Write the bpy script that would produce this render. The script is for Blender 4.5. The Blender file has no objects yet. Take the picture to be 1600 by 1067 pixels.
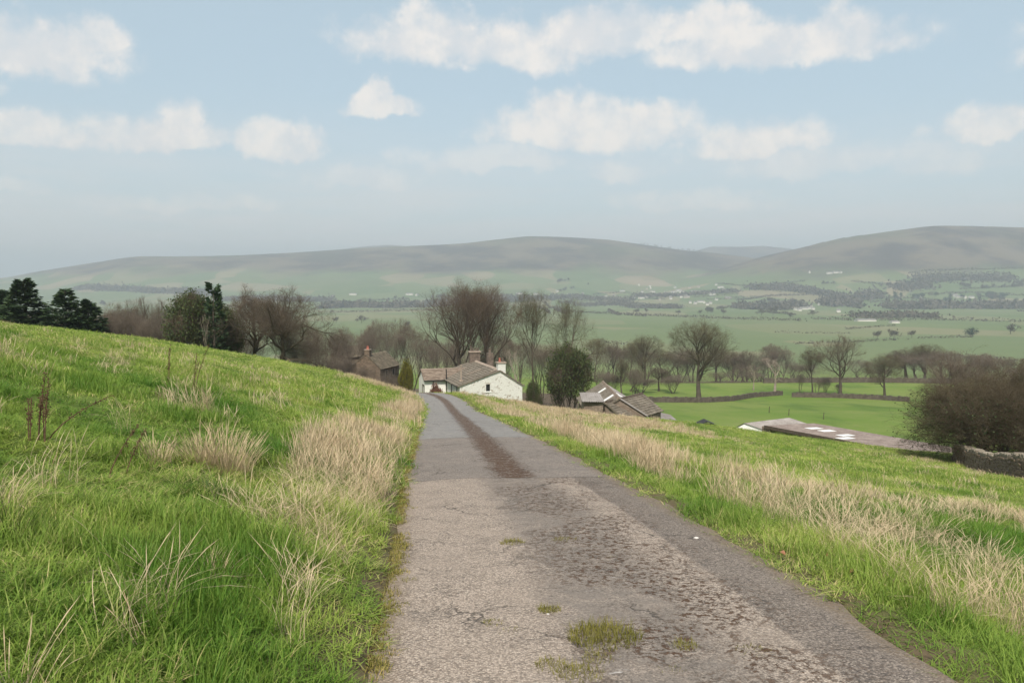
import bpy, math, random
import numpy as np
from mathutils import Vector, Matrix, Euler

S = bpy.context.scene
C = S.collection
R = math.radians

# ------------------------------------------------------------------ camera, sky, sun, exposure
PITCH = math.atan((533.5 - 450) / 1250.0)
cam_d = bpy.data.cameras.new('camera')
cam_d.sensor_width = 36.0
cam_d.lens = 36.0 * 1250 / 1600
cam_d.clip_start = 0.1
cam_d.clip_end = 40000
cam = bpy.data.objects.new('camera', cam_d)
cam.location = (0, 0, 0)
cam.rotation_euler = (math.pi / 2 - PITCH, 0, 0)
C.objects.link(cam)
S.camera = cam

S.view_settings.view_transform = 'Standard'
S.view_settings.look = 'None'
S.view_settings.gamma = 1.0
S.view_settings.use_curve_mapping = False
S.view_settings.exposure = 0.83

cy = S.cycles
cy.use_denoising = True
cy.max_bounces = 5
cy.diffuse_bounces = 3
cy.glossy_bounces = 2
cy.transmission_bounces = 3
cy.volume_bounces = 1
cy.transparent_max_bounces = 6
cy.use_adaptive_sampling = True
cy.adaptive_threshold = 0.02

SUN_DIR = Vector((-0.10, -0.62, 0.80)).normalized()
SUN_EL = math.asin(SUN_DIR.z)
SUN_AZ = math.atan2(SUN_DIR.x, SUN_DIR.y)
sun_d = bpy.data.lights.new('sun', 'SUN')
sun_d.energy = 3.2
sun_d.angle = R(5)
sun_d.color = (1.0, 0.93, 0.82)
sun = bpy.data.objects.new('sun', sun_d)
sun.rotation_euler = SUN_DIR.to_track_quat('Z', 'Y').to_euler()
sun.location = (-10, -50, 60)
C.objects.link(sun)

W = bpy.data.worlds.new('World')
S.world = W
W.use_nodes = True


class NT:
    """tiny helper round a node tree"""
    def __init__(self, tree):
        self.t = tree
        self.n = tree.nodes
        self.l = tree.links

    def new(self, typ, **kw):
        nd = self.n.new(typ)
        for k, v in kw.items():
            setattr(nd, k, v)
        return nd

    def put(self, sock, v):
        if isinstance(v, bpy.types.NodeSocket):
            self.l.new(v, sock)
        elif v is not None:
            if hasattr(sock.default_value, '__len__') and not hasattr(v, '__len__'):
                v = [v] * len(sock.default_value)
            if hasattr(v, '__len__') and len(sock.default_value) == 4 and len(v) == 3:
                v = (*v, 1)
            sock.default_value = v

    def math(self, op, a, b=None, c=None, clamp=False):
        nd = self.new('ShaderNodeMath', operation=op, use_clamp=clamp)
        for i, v in enumerate((a, b, c)):
            if v is not None:
                self.put(nd.inputs[i], v)
        return nd.outputs[0]

    def vmath(self, op, a, b=None):
        nd = self.new('ShaderNodeVectorMath', operation=op)
        self.put(nd.inputs[0], a)
        if b is not None:
            self.put(nd.inputs[1], b)
        return nd.outputs['Value'] if op in ('LENGTH', 'DOT_PRODUCT') else nd.outputs['Vector']

    def mix(self, f, a, b, mode='MIX'):
        nd = self.new('ShaderNodeMix', data_type='RGBA', blend_type=mode)
        self.put(nd.inputs[0], f)
        self.put(nd.inputs[6], a)
        self.put(nd.inputs[7], b)
        return nd.outputs[2]

    def noise(self, vec, scale, detail=3, rough=0.55, out='Fac'):
        nd = self.new('ShaderNodeTexNoise')
        if vec is not None:
            self.put(nd.inputs['Vector'], vec)
        nd.inputs['Scale'].default_value = scale
        nd.inputs['Detail'].default_value = detail
        nd.inputs['Roughness'].default_value = rough
        return nd.outputs[out]

    def voro(self, vec, scale, feature='F1', out='Distance', rand=1.0):
        nd = self.new('ShaderNodeTexVoronoi', feature=feature)
        if vec is not None:
            self.put(nd.inputs['Vector'], vec)
        nd.inputs['Scale'].default_value = scale
        nd.inputs['Randomness'].default_value = rand
        return nd.outputs[out]

    def step(self, v, lo, hi, a=0.0, b=1.0):
        nd = self.new('ShaderNodeMapRange', interpolation_type='SMOOTHSTEP')
        self.put(nd.inputs[0], v)
        nd.inputs[1].default_value = lo
        nd.inputs[2].default_value = hi
        nd.inputs[3].default_value = a
        nd.inputs[4].default_value = b
        return nd.outputs[0]

    def sep(self, v):
        nd = self.new('ShaderNodeSeparateXYZ')
        self.put(nd.inputs[0], v)
        return nd.outputs

    def comb(self, x, y, z=0.0):
        nd = self.new('ShaderNodeCombineXYZ')
        for i, v in enumerate((x, y, z)):
            self.put(nd.inputs[i], v)
        return nd.outputs[0]

    def ramp(self, f, stops):
        nd = self.new('ShaderNodeValToRGB')
        self.put(nd.inputs[0], f)
        e = nd.color_ramp.elements
        while len(e) < len(stops):
            e.new(0.5)
        for el, (p, c) in zip(e, stops):
            el.position = p
            el.color = (*c, 1)
        return nd.outputs[0]


def build_world():
    t = NT(W.node_tree)
    t.n.clear()
    out = t.new('ShaderNodeOutputWorld')
    bg = t.new('ShaderNodeBackground')
    sky = t.new('ShaderNodeTexSky', sky_type='NISHITA')
    sky.sun_disc = False
    sky.sun_elevation = SUN_EL
    sky.sun_rotation = SUN_AZ
    sky.altitude = 150
    sky.air_density = 1.0
    sky.dust_density = 2.2
    sky.ozone_density = 1.0
    tc = t.new('ShaderNodeTexCoord')
    d = tc.outputs['Generated']
    x, y, z = t.sep(d)[:3]
    az = t.math('ARCTAN2', x, y)
    el = t.math('ARCSINE', z)
    # puffy edges: shift the direction by two sizes of noise
    n1 = t.noise(d, 9.0, 6, 0.62, 'Color')
    n2 = t.noise(d, 34.0, 4, 0.6, 'Color')
    off = t.vmath('SUBTRACT', n1, (0.5, 0.5, 0.5))
    off = t.vmath('MULTIPLY', off, (0.12, 0.05, 0))
    off2 = t.vmath('SUBTRACT', n2, (0.5, 0.5, 0.5))
    off2 = t.vmath('MULTIPLY', off2, (0.034, 0.022, 0))
    P = t.vmath('ADD', t.vmath('ADD', t.comb(az, el), off), off2)
    # cumulus banks: azimuth, elevation, half width, half height, strength
    px = [(60, 105, 135, 62, 1), (55, 222, 110, 34, .9), (265, 215, 128, 36, 1), (440, 222, 66, 40, .8),
          (582, 160, 52, 30, 1), (628, 164, 52, 22, 1), (598, 140, 36, 26, 1), (160, 95, 40, 40, .9), (870, 150, 60, 40, 1), (1000, 172, 70, 34, .9), (1290, 70, 70, 52, 1), (300, 196, 50, 34, 1), (40, 305, 66, 18, .5), (300, 322, 140, 20, .25), (670, 55, 150, 62, 1),
          (820, 60, 120, 55, .9), (940, 40, 120, 55, .8), (1215, 80, 215, 46, 1), (1100, 45, 80, 40, .8),
          (1500, 5, 180, 26, .8), (920, 178, 175, 56, 1), (1175, 212, 120, 42, .9), (1540, 210, 85, 34, .9),
          (775, 238, 150, 32, .5), (968, 258, 62, 24, .6), (1280, 255, 160, 32, .45), (1440, 255, 90, 34, .5),
          (1080, 305, 130, 26, .35), (560, 275, 110, 20, .2), (-140, 150, 120, 60, 1), (1780, 120, 150, 60, 1),
          (1900, 240, 120, 36, .6), (-260, 280, 120, 30, .5)]
    F, Ff = None, None
    for (cx, cyy, hw, hh, st) in px:
        a = math.atan((cx - 800) / 1250)
        e = (450 - cyy - hh * 0.55) / 1290
        v = t.vmath('MULTIPLY', t.vmath('SUBTRACT', P, (a, e, 0)), (1250 / hw, 1250 / hh, 0))
        v = t.vmath('MAXIMUM', v, t.vmath('MULTIPLY', v, (1, -2.0, 0)))
        f = t.math('SUBTRACT', 1.0, t.vmath('LENGTH', v))
        if st >= .8:
            F = f if F is None else t.math('MAXIMUM', F, f)
        else:
            Ff = f if Ff is None else t.math('MAXIMUM', Ff, f)
    # the same broken cumulus goes on round the rest of the sky
    rest = t.math('MAXIMUM', t.step(t.math('ABSOLUTE', az), 0.85, 1.05), t.step(el, 0.36, 0.46))
    nn = t.noise(t.vmath('MULTIPLY', d, (1, 1, 2.2)), 2.6, 7, 0.6)
    Fr = t.math('SUBTRACT', t.math('MULTIPLY', t.step(nn, 0.46, 0.72), t.math('MULTIPLY', rest, 1.6)), .6)
    F = t.math('MAXIMUM', F, Fr)
    # rounded billows
    dd = t.vmath('ADD', d, t.vmath('MULTIPLY', t.vmath('SUBTRACT', n2, (.5, .5, .5)), (.03, .03, .03)))
    b1 = t.voro(dd, 17, 'SMOOTH_F1', 'Distance')
    b2 = t.voro(dd, 42, 'SMOOTH_F1', 'Distance')
    puff = t.math('ADD', t.math('MULTIPLY', t.math('SUBTRACT', .5, b1), .55), t.math('MULTIPLY', t.math('SUBTRACT', .5, b2), .36))
    puff = t.math('ADD', puff, t.math('MULTIPLY', t.math('SUBTRACT', t.noise(d, 60, 6, .68), .5), .55))
    Fp = t.math('ADD', F, puff)
    dens = t.step(Fp, -0.08, 0.5)
    faint = t.math('MULTIPLY', t.step(t.math('ADD', Ff, puff), -0.05, 0.6), .5)
    dens = t.math('MAXIMUM', dens, faint)
    fine = t.noise(d, 26.0, 5, 0.6)
    dens = t.math('MULTIPLY', dens, t.step(fine, 0.25, 0.65, 0.62, 1.0))
    # bright rounded tops, greyer hollows and bases
    shade = t.math('ADD', t.math('MULTIPLY', puff, 1.5), t.math('MULTIPLY', fine, .8))
    ccol = t.mix(t.step(shade, 0.25, 0.75), (CLOUD[0] * .80, CLOUD[1] * .85, CLOUD[2] * .92), CLOUD)
    # faint veil of high haze over the blue
    veil = t.mix(VEIL, sky.outputs[0], VEILC)
    # thin grey stratus and haze banks low round the whole horizon
    low = t.noise(t.comb(t.math('MULTIPLY', az, 3.0), t.math('MULTIPLY', el, 22.0), 2.0), 1.3, 6, .6)
    lowm = t.math('MULTIPLY', t.step(low, .30, .72, .25, .85), t.step(el, .05, .24, 1, 0))
    veil = t.mix(lowm, veil, (5.0, 4.95, 4.95))
    col = t.mix(t.math('MULTIPLY', dens, 0.74), veil, ccol)
    t.put(bg.inputs[0], col)
    bg.inputs[1].default_value = SKY_STR
    t.l.new(bg.outputs[0], out.inputs[0])


SKY_STR = 0.094
CLOUD = (6.9, 6.2, 5.6)
VEIL = 0.6
VEILC = (3.8, 4.65, 4.85)
build_world()
HAZE_DENSITY = 0.00020

# ------------------------------------------------------------------ maths helpers
rng = np.random.default_rng(11)
CP, SP = math.cos(PITCH), math.sin(PITCH)


def ray(px, py):
    a = (px - 800) / 1250.0
    b = -(py - 533.5) / 1250.0
    return np.array([a, CP + b * SP, -SP + b * CP])


def at(px, py, Y):
    r = ray(px, py)
    return r * (Y / r[1])


def pchip(xs, ys):
    xs = np.array(xs, float)
    ys = np.array(ys, float)
    h = np.diff(xs)
    dl = np.diff(ys) / h
    m = np.zeros(len(xs))
    m[0], m[-1] = dl[0], dl[-1]
    for i in range(1, len(xs) - 1):
        if dl[i - 1] * dl[i] > 0:
            w1, w2 = 2 * h[i] + h[i - 1], h[i] + 2 * h[i - 1]
            m[i] = (w1 + w2) / (w1 / dl[i - 1] + w2 / dl[i])

    def f(q):
        q = np.clip(np.asarray(q, float), xs[0], xs[-1])
        i = np.clip(np.searchsorted(xs, q) - 1, 0, len(h) - 1)
        s = (q - xs[i]) / h[i]
        return (ys[i] * (1 + 2 * s) * (1 - s) ** 2 + h[i] * m[i] * s * (1 - s) ** 2
                + ys[i + 1] * s * s * (3 - 2 * s) + h[i] * m[i + 1] * s * s * (s - 1))
    return f


def sst(a, b, v):
    s = np.clip((np.asarray(v, float) - a) / (b - a), 0, 1)
    return s * s * (3 - 2 * s)


def vnoise(x, y, seed=0):
    x = np.asarray(x, float)
    y = np.asarray(y, float)
    xi = np.floor(x).astype(np.int64)
    yi = np.floor(y).astype(np.int64)
    fx, fy = x - xi, y - yi
    fx = fx * fx * (3 - 2 * fx)
    fy = fy * fy * (3 - 2 * fy)

    def hsh(a, b):
        n = (a * 374761393 + b * 668265263 + seed * 974634777) & 0xFFFFFFFF
        n = ((n ^ (n >> 13)) * 1274126177) & 0xFFFFFFFF
        n = n ^ (n >> 16)
        return (n & 0xFFFF) / 65535.0
    return ((hsh(xi, yi) * (1 - fx) + hsh(xi + 1, yi) * fx) * (1 - fy)
            + (hsh(xi, yi + 1) * (1 - fx) + hsh(xi + 1, yi + 1) * fx) * fy)


def fbm(x, y, o=3, seed=0):
    s = 0
    a = 0.5
    for k in range(o):
        s = s + a * vnoise(x * 2 ** k, y * 2 ** k, seed + k)
        a *= 0.5
    return s / (1 - 0.5 ** o)


# ------------------------------------------------------------------ the lie of the land
z_along = pchip([-600, -200, -100, 0, 4, 6, 11, 17.7, 30, 46, 53, 60, 66, 80, 90, 100, 130, 200, 258, 300, 400, 600, 1000, 2600, 12000],
                [18, 14, 9, -1.62, -1.93, -2.10, -2.62, -3.42, -4.95, -6.95, -7.45, -7.95, -8.7, -11.6, -13.5, -15.2, -18.8, -25.4, -28.9, -34, -46, -58, -62, -62, -62])
road_x = pchip([-60, -10, 0, 4, 5.9, 10.8, 17.7, 30, 46, 54, 58, 62, 66, 70, 74],
               [6, 1.8, 1.12, .72, .53, -.05, -.75, -2.0, -3.64, -4.9, -5.9, -7.4, -10.2, -15, -24])
left_rise = pchip([1.5, 3.6, 8.4, 18, 32, 60, 200], [0, .62, 1.85, 3.6, 5.2, 7.2, 9])
right_fall = pchip([1.5, 4, 7, 10, 20, 40, 80, 300], [0, .32, .80, 1.22, 2.36, 4.75, 7.0, 8])
RL = [(-700, 432), (-300, 436), (0, 437), (60, 425), (140, 413), (230, 402), (330, 401), (450, 396), (580, 388), (650, 385), (715, 382), (780, 376),
      (850, 371), (940, 375), (1000, 383), (1060, 391), (1100, 395), (1160, 402), (1230, 410), (1300, 420), (1500, 440), (2300, 450)]
RR = [(-700, 462), (850, 462), (950, 455), (1060, 436), (1130, 419), (1180, 404), (1250, 388), (1320, 374), (1400, 361), (1470, 354), (1600, 357),
      (1800, 366), (2300, 390)]
RF = [(-700, 430), (0, 437), (500, 398), (540, 390), (612, 383.5), (680, 400), (760, 440), (1040, 410), (1090, 391), (1115, 387), (1180, 387), (1225, 389), (1300, 400), (2300, 440)]
ridge_l = pchip([p[0] for p in RL], [p[1] for p in RL])
ridge_r = pchip([p[0] for p in RR], [p[1] for p in RR])
ridge_f = pchip([p[0] for p in RF], [p[1] for p in RF])
DL, DR, DF = 5200.0, 4200.0, 8200.0


def terrain(x, y, fine=True):
    x = np.asarray(x, float)
    y = np.asarray(y, float)
    r = np.hypot(x, y)
    w = sst(80, 200, r)
    d = y * (1 - w) + np.maximum(y, 0.7 * r) * w
    z = z_along(d)
    p = x - road_x(y)
    fr = 1 - 0.65 * sst(70, 150, d)
    fr = fr * (1 - sst(150, 450, d))
    fl = (1 - 0.35 * sst(66, 160, d)) * (1 - sst(160, 500, d))
    z = z + np.where(p < 0, left_rise(np.maximum(-p, 1.5)) * fl, -right_fall(np.maximum(p, 1.5)) * fr)
    ap = np.abs(p)
    off = sst(1.5, 2.6, ap)
    if fine:
        hum = (fbm(x * .9, y * .9, 3, 5) - .5) * .22 + (fbm(x * .23, y * .23, 2, 9) - .5) * .35
        z = z + hum * off * (1 - sst(70, 120, d))
    z = z - 0.035 * np.minimum(ap / 1.45, 1) ** 2 * (ap < 30)       # camber of the lane
    z = z + 0.05 * sst(1.42, 1.75, ap) * (1 - sst(60, 80, d))      # turf stands a little above the tarmac
    # gentle swells of the middle distance
    z = z + (fbm(x / 60, y / 60, 2, 21) - .5) * 1.2 * sst(110, 220, d) * (1 - sst(500, 900, d))
    # far side of the valley
    u = 800 + 1250 * x / np.maximum(d, 1)
    far = sst(2300, 2700, d)
    roll = (fbm(x / 420, y / 420, 3, 31) - .5) * 46 * far
    zl = (450 - ridge_l(u)) / 1252 * DL
    zr = (450 - ridge_r(u)) / 1252 * DR
    zf = (450 - ridge_f(u)) / 1252 * DF
    prof_l = np.where(d < DL, sst(2500, DL, d) ** 1.5 * .75 + .25 * sst(3900, DL, d), 1 - sst(DL, DL + 1500, d))
    prof_r = np.where(d < DR, sst(2300, DR, d) ** 1.35 * .8 + .2 * sst(3300, DR, d), 1 - sst(DR, DR + 1400, d))
    prof_f = np.where(d < DF, sst(DF - 2600, DF, d), 1 - .5 * sst(DF, DF + 1500, d))
    hl = (zl + 62) * prof_l
    hr = (zr + 62) * prof_r
    hf = (zf + 62) * prof_f
    h = np.maximum(np.maximum(hl, hr), hf)
    crest = np.clip(np.maximum(np.where(d < DL, (d - DL * .86) / (DL * .14), 0), np.where(d < DR, (d - DR * .9) / (DR * .1), 0)), 0, 1)
    z = z + h + roll * (1 - sst(.5, 1, crest)) * .8
    return z


def T(x, y):
    return float(terrain(np.array([x]), np.array([y]))[0])


def hit(px, py, y0=2.0, y1=400.0):
    r = ray(px, py)
    ys = np.geomspace(y0, y1, 1500)
    pts = r[None, :] * (ys / r[1])[:, None]
    below = pts[:, 2] < terrain(pts[:, 0], pts[:, 1])
    i = int(np.argmax(below)) if below.any() else len(ys) - 1
    return pts[i]


# road centre line as a dense polyline
_cy = np.concatenate([np.linspace(-14, 56, 300), np.linspace(56.2, 73.8, 120)])
ROADC = np.stack([road_x(_cy), _cy], 1)
_k = np.arange(-4, 5)
ROAD_S = np.concatenate([[0], np.cumsum(np.hypot(*np.diff(ROADC, axis=0).T))])
S0 = float(np.interp(0, ROADC[:, 1], ROAD_S))
ROADW = 1.46


def road_dist(x, y):
    """signed distance to the lane's centre (left negative)"""
    x = np.asarray(x, float)
    y = np.asarray(y, float)
    best = np.full(x.shape, 1e9)
    idx = np.zeros(x.shape, int)
    for k0 in range(0, len(ROADC), 2):
        dd = (x - ROADC[k0, 0]) ** 2 + (y - ROADC[k0, 1]) ** 2
        m = dd < best
        best[m] = dd[m]
        idx[m] = k0
    return np.sqrt(best) * np.where(x < ROADC[idx, 0], -1, 1)


# ------------------------------------------------------------------ object helpers
def link(o, parent=None):
    C.objects.link(o)
    if parent is not None:
        o.parent = parent
    return o


def empty(name, loc, rz=0.0):
    o = bpy.data.objects.new(name, None)
    o.empty_display_size = 0.3
    o.location = loc
    o.rotation_euler = (0, 0, rz)
    return link(o)


def tag(o, label=None, cat=None, group=None, kind=None):
    if label:
        o['label'] = label
    if cat:
        o['category'] = cat
    if group:
        o['group'] = group
    if kind:
        o['kind'] = kind
    return o


class MB:
    """collects polygons, then links them as one mesh object"""
    def __init__(self, org=(0, 0, 0)):
        self.v = []
        self.f = []
        self.o = Vector(org)

    def poly(self, pts):
        b = len(self.v)
        self.v += [tuple(Vector(p) - self.o) for p in pts]
        self.f.append(tuple(range(b, b + len(pts))))

    def hexa(self, p):
        """8 corners: bottom ring 0-3, top ring 4-7"""
        b = len(self.v)
        self.v += [tuple(Vector(q) - self.o) for q in p]
        for f in ((0, 3, 2, 1), (4, 5, 6, 7), (0, 1, 5, 4), (1, 2, 6, 5), (2, 3, 7, 6), (3, 0, 4, 7)):
            self.f.append(tuple(b + i for i in f))

    def box(self, c, s, rz=0.0, ax=None):
        c = Vector(c)
        if ax is None:
            ax = (Vector((math.cos(rz), math.sin(rz), 0)), Vector((-math.sin(rz), math.cos(rz), 0)), Vector((0, 0, 1)))
        hx, hy, hz = ax[0] * s[0] / 2, ax[1] * s[1] / 2, ax[2] * s[2] / 2
        self.hexa([c - hx - hy - hz, c + hx - hy - hz, c + hx + hy - hz, c - hx + hy - hz,
                   c - hx - hy + hz, c + hx - hy + hz, c + hx + hy + hz, c - hx + hy + hz])

    def tube(self, pts, rad, n=6, cap=True):
        pts = [Vector(p) for p in pts]
        rings = []
        a = None
        for i, p in enumerate(pts):
            d = (pts[min(i + 1, len(pts) - 1)] - pts[max(i - 1, 0)]).normalized()
            if a is None:
                a = d.orthogonal().normalized()
            a = (a - d * a.dot(d)).normalized()
            bb = d.cross(a)
            r = rad[i] if hasattr(rad, '__len__') else rad
            b0 = len(self.v)
            for k in range(n):
                t = 2 * math.pi * k / n
                self.v.append(tuple(p + (a * math.cos(t) + bb * math.sin(t)) * r - self.o))
            rings.append(b0)
        for i in range(len(rings) - 1):
            for k in range(n):
                self.f.append((rings[i] + k, rings[i] + (k + 1) % n, rings[i + 1] + (k + 1) % n, rings[i + 1] + k))
        if cap:
            self.f.append(tuple(rings[-1] + k for k in range(n)))
            self.f.append(tuple(rings[0] + k for k in reversed(range(n))))

    def mesh(self, name, mat, smooth=False):
        me = bpy.data.meshes.new(name)
        me.from_pydata(self.v, [], self.f)
        if mat is not None:
            me.materials.append(mat)
        if smooth:
            me.polygons.foreach_set('use_smooth', [True] * len(me.polygons))
        me.update()
        return me

    def build(self, name, mat, parent=None, smooth=False):
        return link(bpy.data.objects.new(name, self.mesh(name, mat, smooth)), parent)


def np_mesh(name, V, F, mat, smooth=False):
    """V (n,3), F (m,k) index array with k = 3 or 4"""
    me = bpy.data.meshes.new(name)
    V = np.ascontiguousarray(V, np.float32)
    F = np.ascontiguousarray(F, np.int32)
    k = F.shape[1]
    me.vertices.add(len(V))
    me.vertices.foreach_set('co', V.ravel())
    me.loops.add(F.size)
    me.loops.foreach_set('vertex_index', F.ravel())
    me.polygons.add(len(F))
    me.polygons.foreach_set('loop_start', np.arange(0, F.size, k, dtype=np.int32))
    me.polygons.foreach_set('loop_total', np.full(len(F), k, np.int32))
    if smooth:
        me.polygons.foreach_set('use_smooth', np.ones(len(F), bool))
    if mat is not None:
        me.materials.append(mat)
    me.update(calc_edges=True)
    return me


# ------------------------------------------------------------------ materials
def mat_base(name):
    m = bpy.data.materials.new(name)
    m.use_nodes = True
    t = NT(m.node_tree)
    t.n.clear()
    out = t.new('ShaderNodeOutputMaterial')
    return m, t, out


def principled(t, out, col, rough=0.85, bump=None, bstr=0.3, bdist=0.02, spec=0.25):
    p = t.new('ShaderNodeBsdfPrincipled')
    t.put(p.inputs['Base Color'], col)
    t.put(p.inputs['Roughness'], rough)
    p.inputs['Specular IOR Level'].default_value = spec
    if bump is not None:
        b = t.new('ShaderNodeBump')
        b.inputs['Strength'].default_value = bstr
        b.inputs['Distance'].default_value = bdist
        t.put(b.inputs['Height'], bump)
        t.l.new(b.outputs[0], p.inputs['Normal'])
    t.l.new(p.outputs[0], out.inputs[0])
    return p


def simple_mat(name, c1, c2, scale=3.0, rough=0.85, bstr=0.3, bdist=0.02, detail=5, spec=0.2):
    m, t, out = mat_base(name)
    tc = t.new('ShaderNodeTexCoord')
    n = t.noise(tc.outputs['Object'], scale, detail, 0.6)
    n2 = t.noise(tc.outputs['Object'], scale * 7, 3, 0.6)
    f = t.math('ADD', t.math('MULTIPLY', n, .65), t.math('MULTIPLY', n2, .35))
    principled(t, out, t.mix(t.step(f, .34, .66), c1, c2), rough, n2, bstr, bdist, spec)
    return m


def leaf_mat(name, c1, c2, c3=None, nscale=.5, trans=0.35, rough=.6):
    """blades and leaves: colour varies from plant to plant and over the ground"""
    m, t, out = mat_base(name)
    g = t.new('ShaderNodeNewGeometry')
    at_ = t.new('ShaderNodeAttribute', attribute_type='INSTANCER', attribute_name='tint')
    n = t.noise(g.outputs['Position'], nscale, 3, .6)
    f = t.math('ADD', t.math('MULTIPLY', t.step(n, .3, .7), .55), t.math('MULTIPLY', at_.outputs['Fac'], .5))
    f = t.math('ADD', f, t.math('MULTIPLY', t.math('SUBTRACT', g.outputs['Random Per Island'], .5), .35), clamp=True)
    col = t.mix(f, c1, c2)
    if c3:
        col = t.mix(t.step(t.math('ADD', t.math('MULTIPLY', at_.outputs['Fac'], .3), g.outputs['Random Per Island']), .98, 1.24), col, c3)
    p = t.new('ShaderNodeBsdfPrincipled')
    t.put(p.inputs['Base Color'], col)
    p.inputs['Roughness'].default_value = rough
    p.inputs['Specular IOR Level'].default_value = .2
    tr = t.new('ShaderNodeBsdfTranslucent')
    t.put(tr.inputs[0], col)
    mx = t.new('ShaderNodeMixShader')
    mx.inputs[0].default_value = trans
    t.l.new(p.outputs[0], mx.inputs[1])
    t.l.new(tr.outputs[0], mx.inputs[2])
    t.l.new(mx.outputs[0], out.inputs[0])
    return m


def ground_mat():
    m, t, out = mat_base('ground_turf')
    g = t.new('ShaderNodeNewGeometry')
    P = g.outputs['Position']
    x, y, z = t.sep(P)[:3]
    dist = t.vmath('LENGTH', P)
    # nearby turf
    n1 = t.noise(P, .22, 4, .6)
    n2 = t.noise(P, 1.6, 4, .65)
    n3 = t.noise(P, 14, 3, .7)
    turf = t.mix(t.step(n1, .3, .7), (.085, .135, .022), (.14, .175, .042))
    turf = t.mix(t.step(n2, .56, .78), turf, (.20, .18, .08))
    turf = t.mix(t.step(n3, .35, .75, 0, .5), turf, (.05, .075, .02))
    # meadows of the middle distance
    n4 = t.noise(P, .035, 4, .6)
    n5 = t.noise(P, .5, 4, .7)
    mead = t.mix(t.step(n4, .35, .65), (.105, .165, .030), (.145, .185, .048))
    mead = t.mix(t.step(n5, .5, .8, 0, .6), mead, (.185, .18, .08))
    mead = t.mix(t.step(t.noise(t.vmath('MULTIPLY', P, (1, .35, 1)), .11, 5, .65), .46, .66, 0, .8), mead, (.075, .125, .026))
    col = t.mix(t.step(dist, 62, 105), turf, mead)
    # fields of the valley and the far slopes
    wv = t.noise(P, .0016, 2, .5, 'Color')
    q = t.vmath('ADD', P, t.vmath('MULTIPLY', t.vmath('SUBTRACT', wv, (.5, .5, .5)), (260, 260, 0)))
    q = t.vmath('MULTIPLY', q, (1.0, .62, 0))
    cellc = t.voro(q, .0062, 'F1', 'Color')
    cr = t.sep(cellc)[:3]
    fields = t.ramp(cr[0], [(0, (.085, .125, .052)), (.35, (.125, .155, .07)), (.6, (.10, .135, .058)), (.75, (.17, .165, .09)), (1, (.23, .185, .12))])
    fields = t.mix(t.step(t.noise(P, .012, 4, .6), .4, .7, 0, .35), fields, (.13, .15, .07))
    flat = t.mix(t.step(t.noise(P, .003, 3, .5), .35, .65), (.115, .15, .066), (.135, .165, .078))
    fields = t.mix(t.step(z, -60, -45), t.mix(.5, flat, fields), fields)
    col = t.mix(t.step(dist, 430, 700), col, fields)
    # open moor above the fields
    nm = t.noise(P, .0022, 5, .6)
    zm = t.math('ADD', z, t.math('MULTIPLY', t.math('SUBTRACT', nm, .5), 210))
    moorc = t.mix(t.step(t.noise(P, .0035, 6, .65), .40, .60), (.050, .042, .040), (.125, .10, .072))
    moorc = t.mix(t.step(t.noise(P, .0012, 3, .6), .5, .72, 0, .6), moorc, (.09, .10, .05))
    moor = t.math('MULTIPLY', t.step(zm, 35, 120), t.step(dist, 2300, 2800))
    col = t.mix(moor, col, moorc)
    so = t.new('ShaderNodeAttribute', attribute_name='soil')
    sf = t.math('MULTIPLY', so.outputs['Fac'], t.step(n2, .25, .6, .6, 1.0))
    col = t.mix(sf, col, t.mix(n3, (.06, .045, .028), (.15, .115, .07)))
    li = t.new('ShaderNodeAttribute', attribute_name='litter')
    lf = t.step(t.math('ADD', li.outputs['Fac'], t.math('MULTIPLY', t.math('SUBTRACT', t.noise(P, .16, 4, .6), .5), .8)), .35, .6)
    col = t.mix(lf, col, t.mix(n5, (.055, .042, .03), (.13, .10, .07)))
    bh = t.math('ADD', n3, t.math('MULTIPLY', n5, 2))
    principled(t, out, col, .95, bh, .5, .05, .1)
    return m


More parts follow.
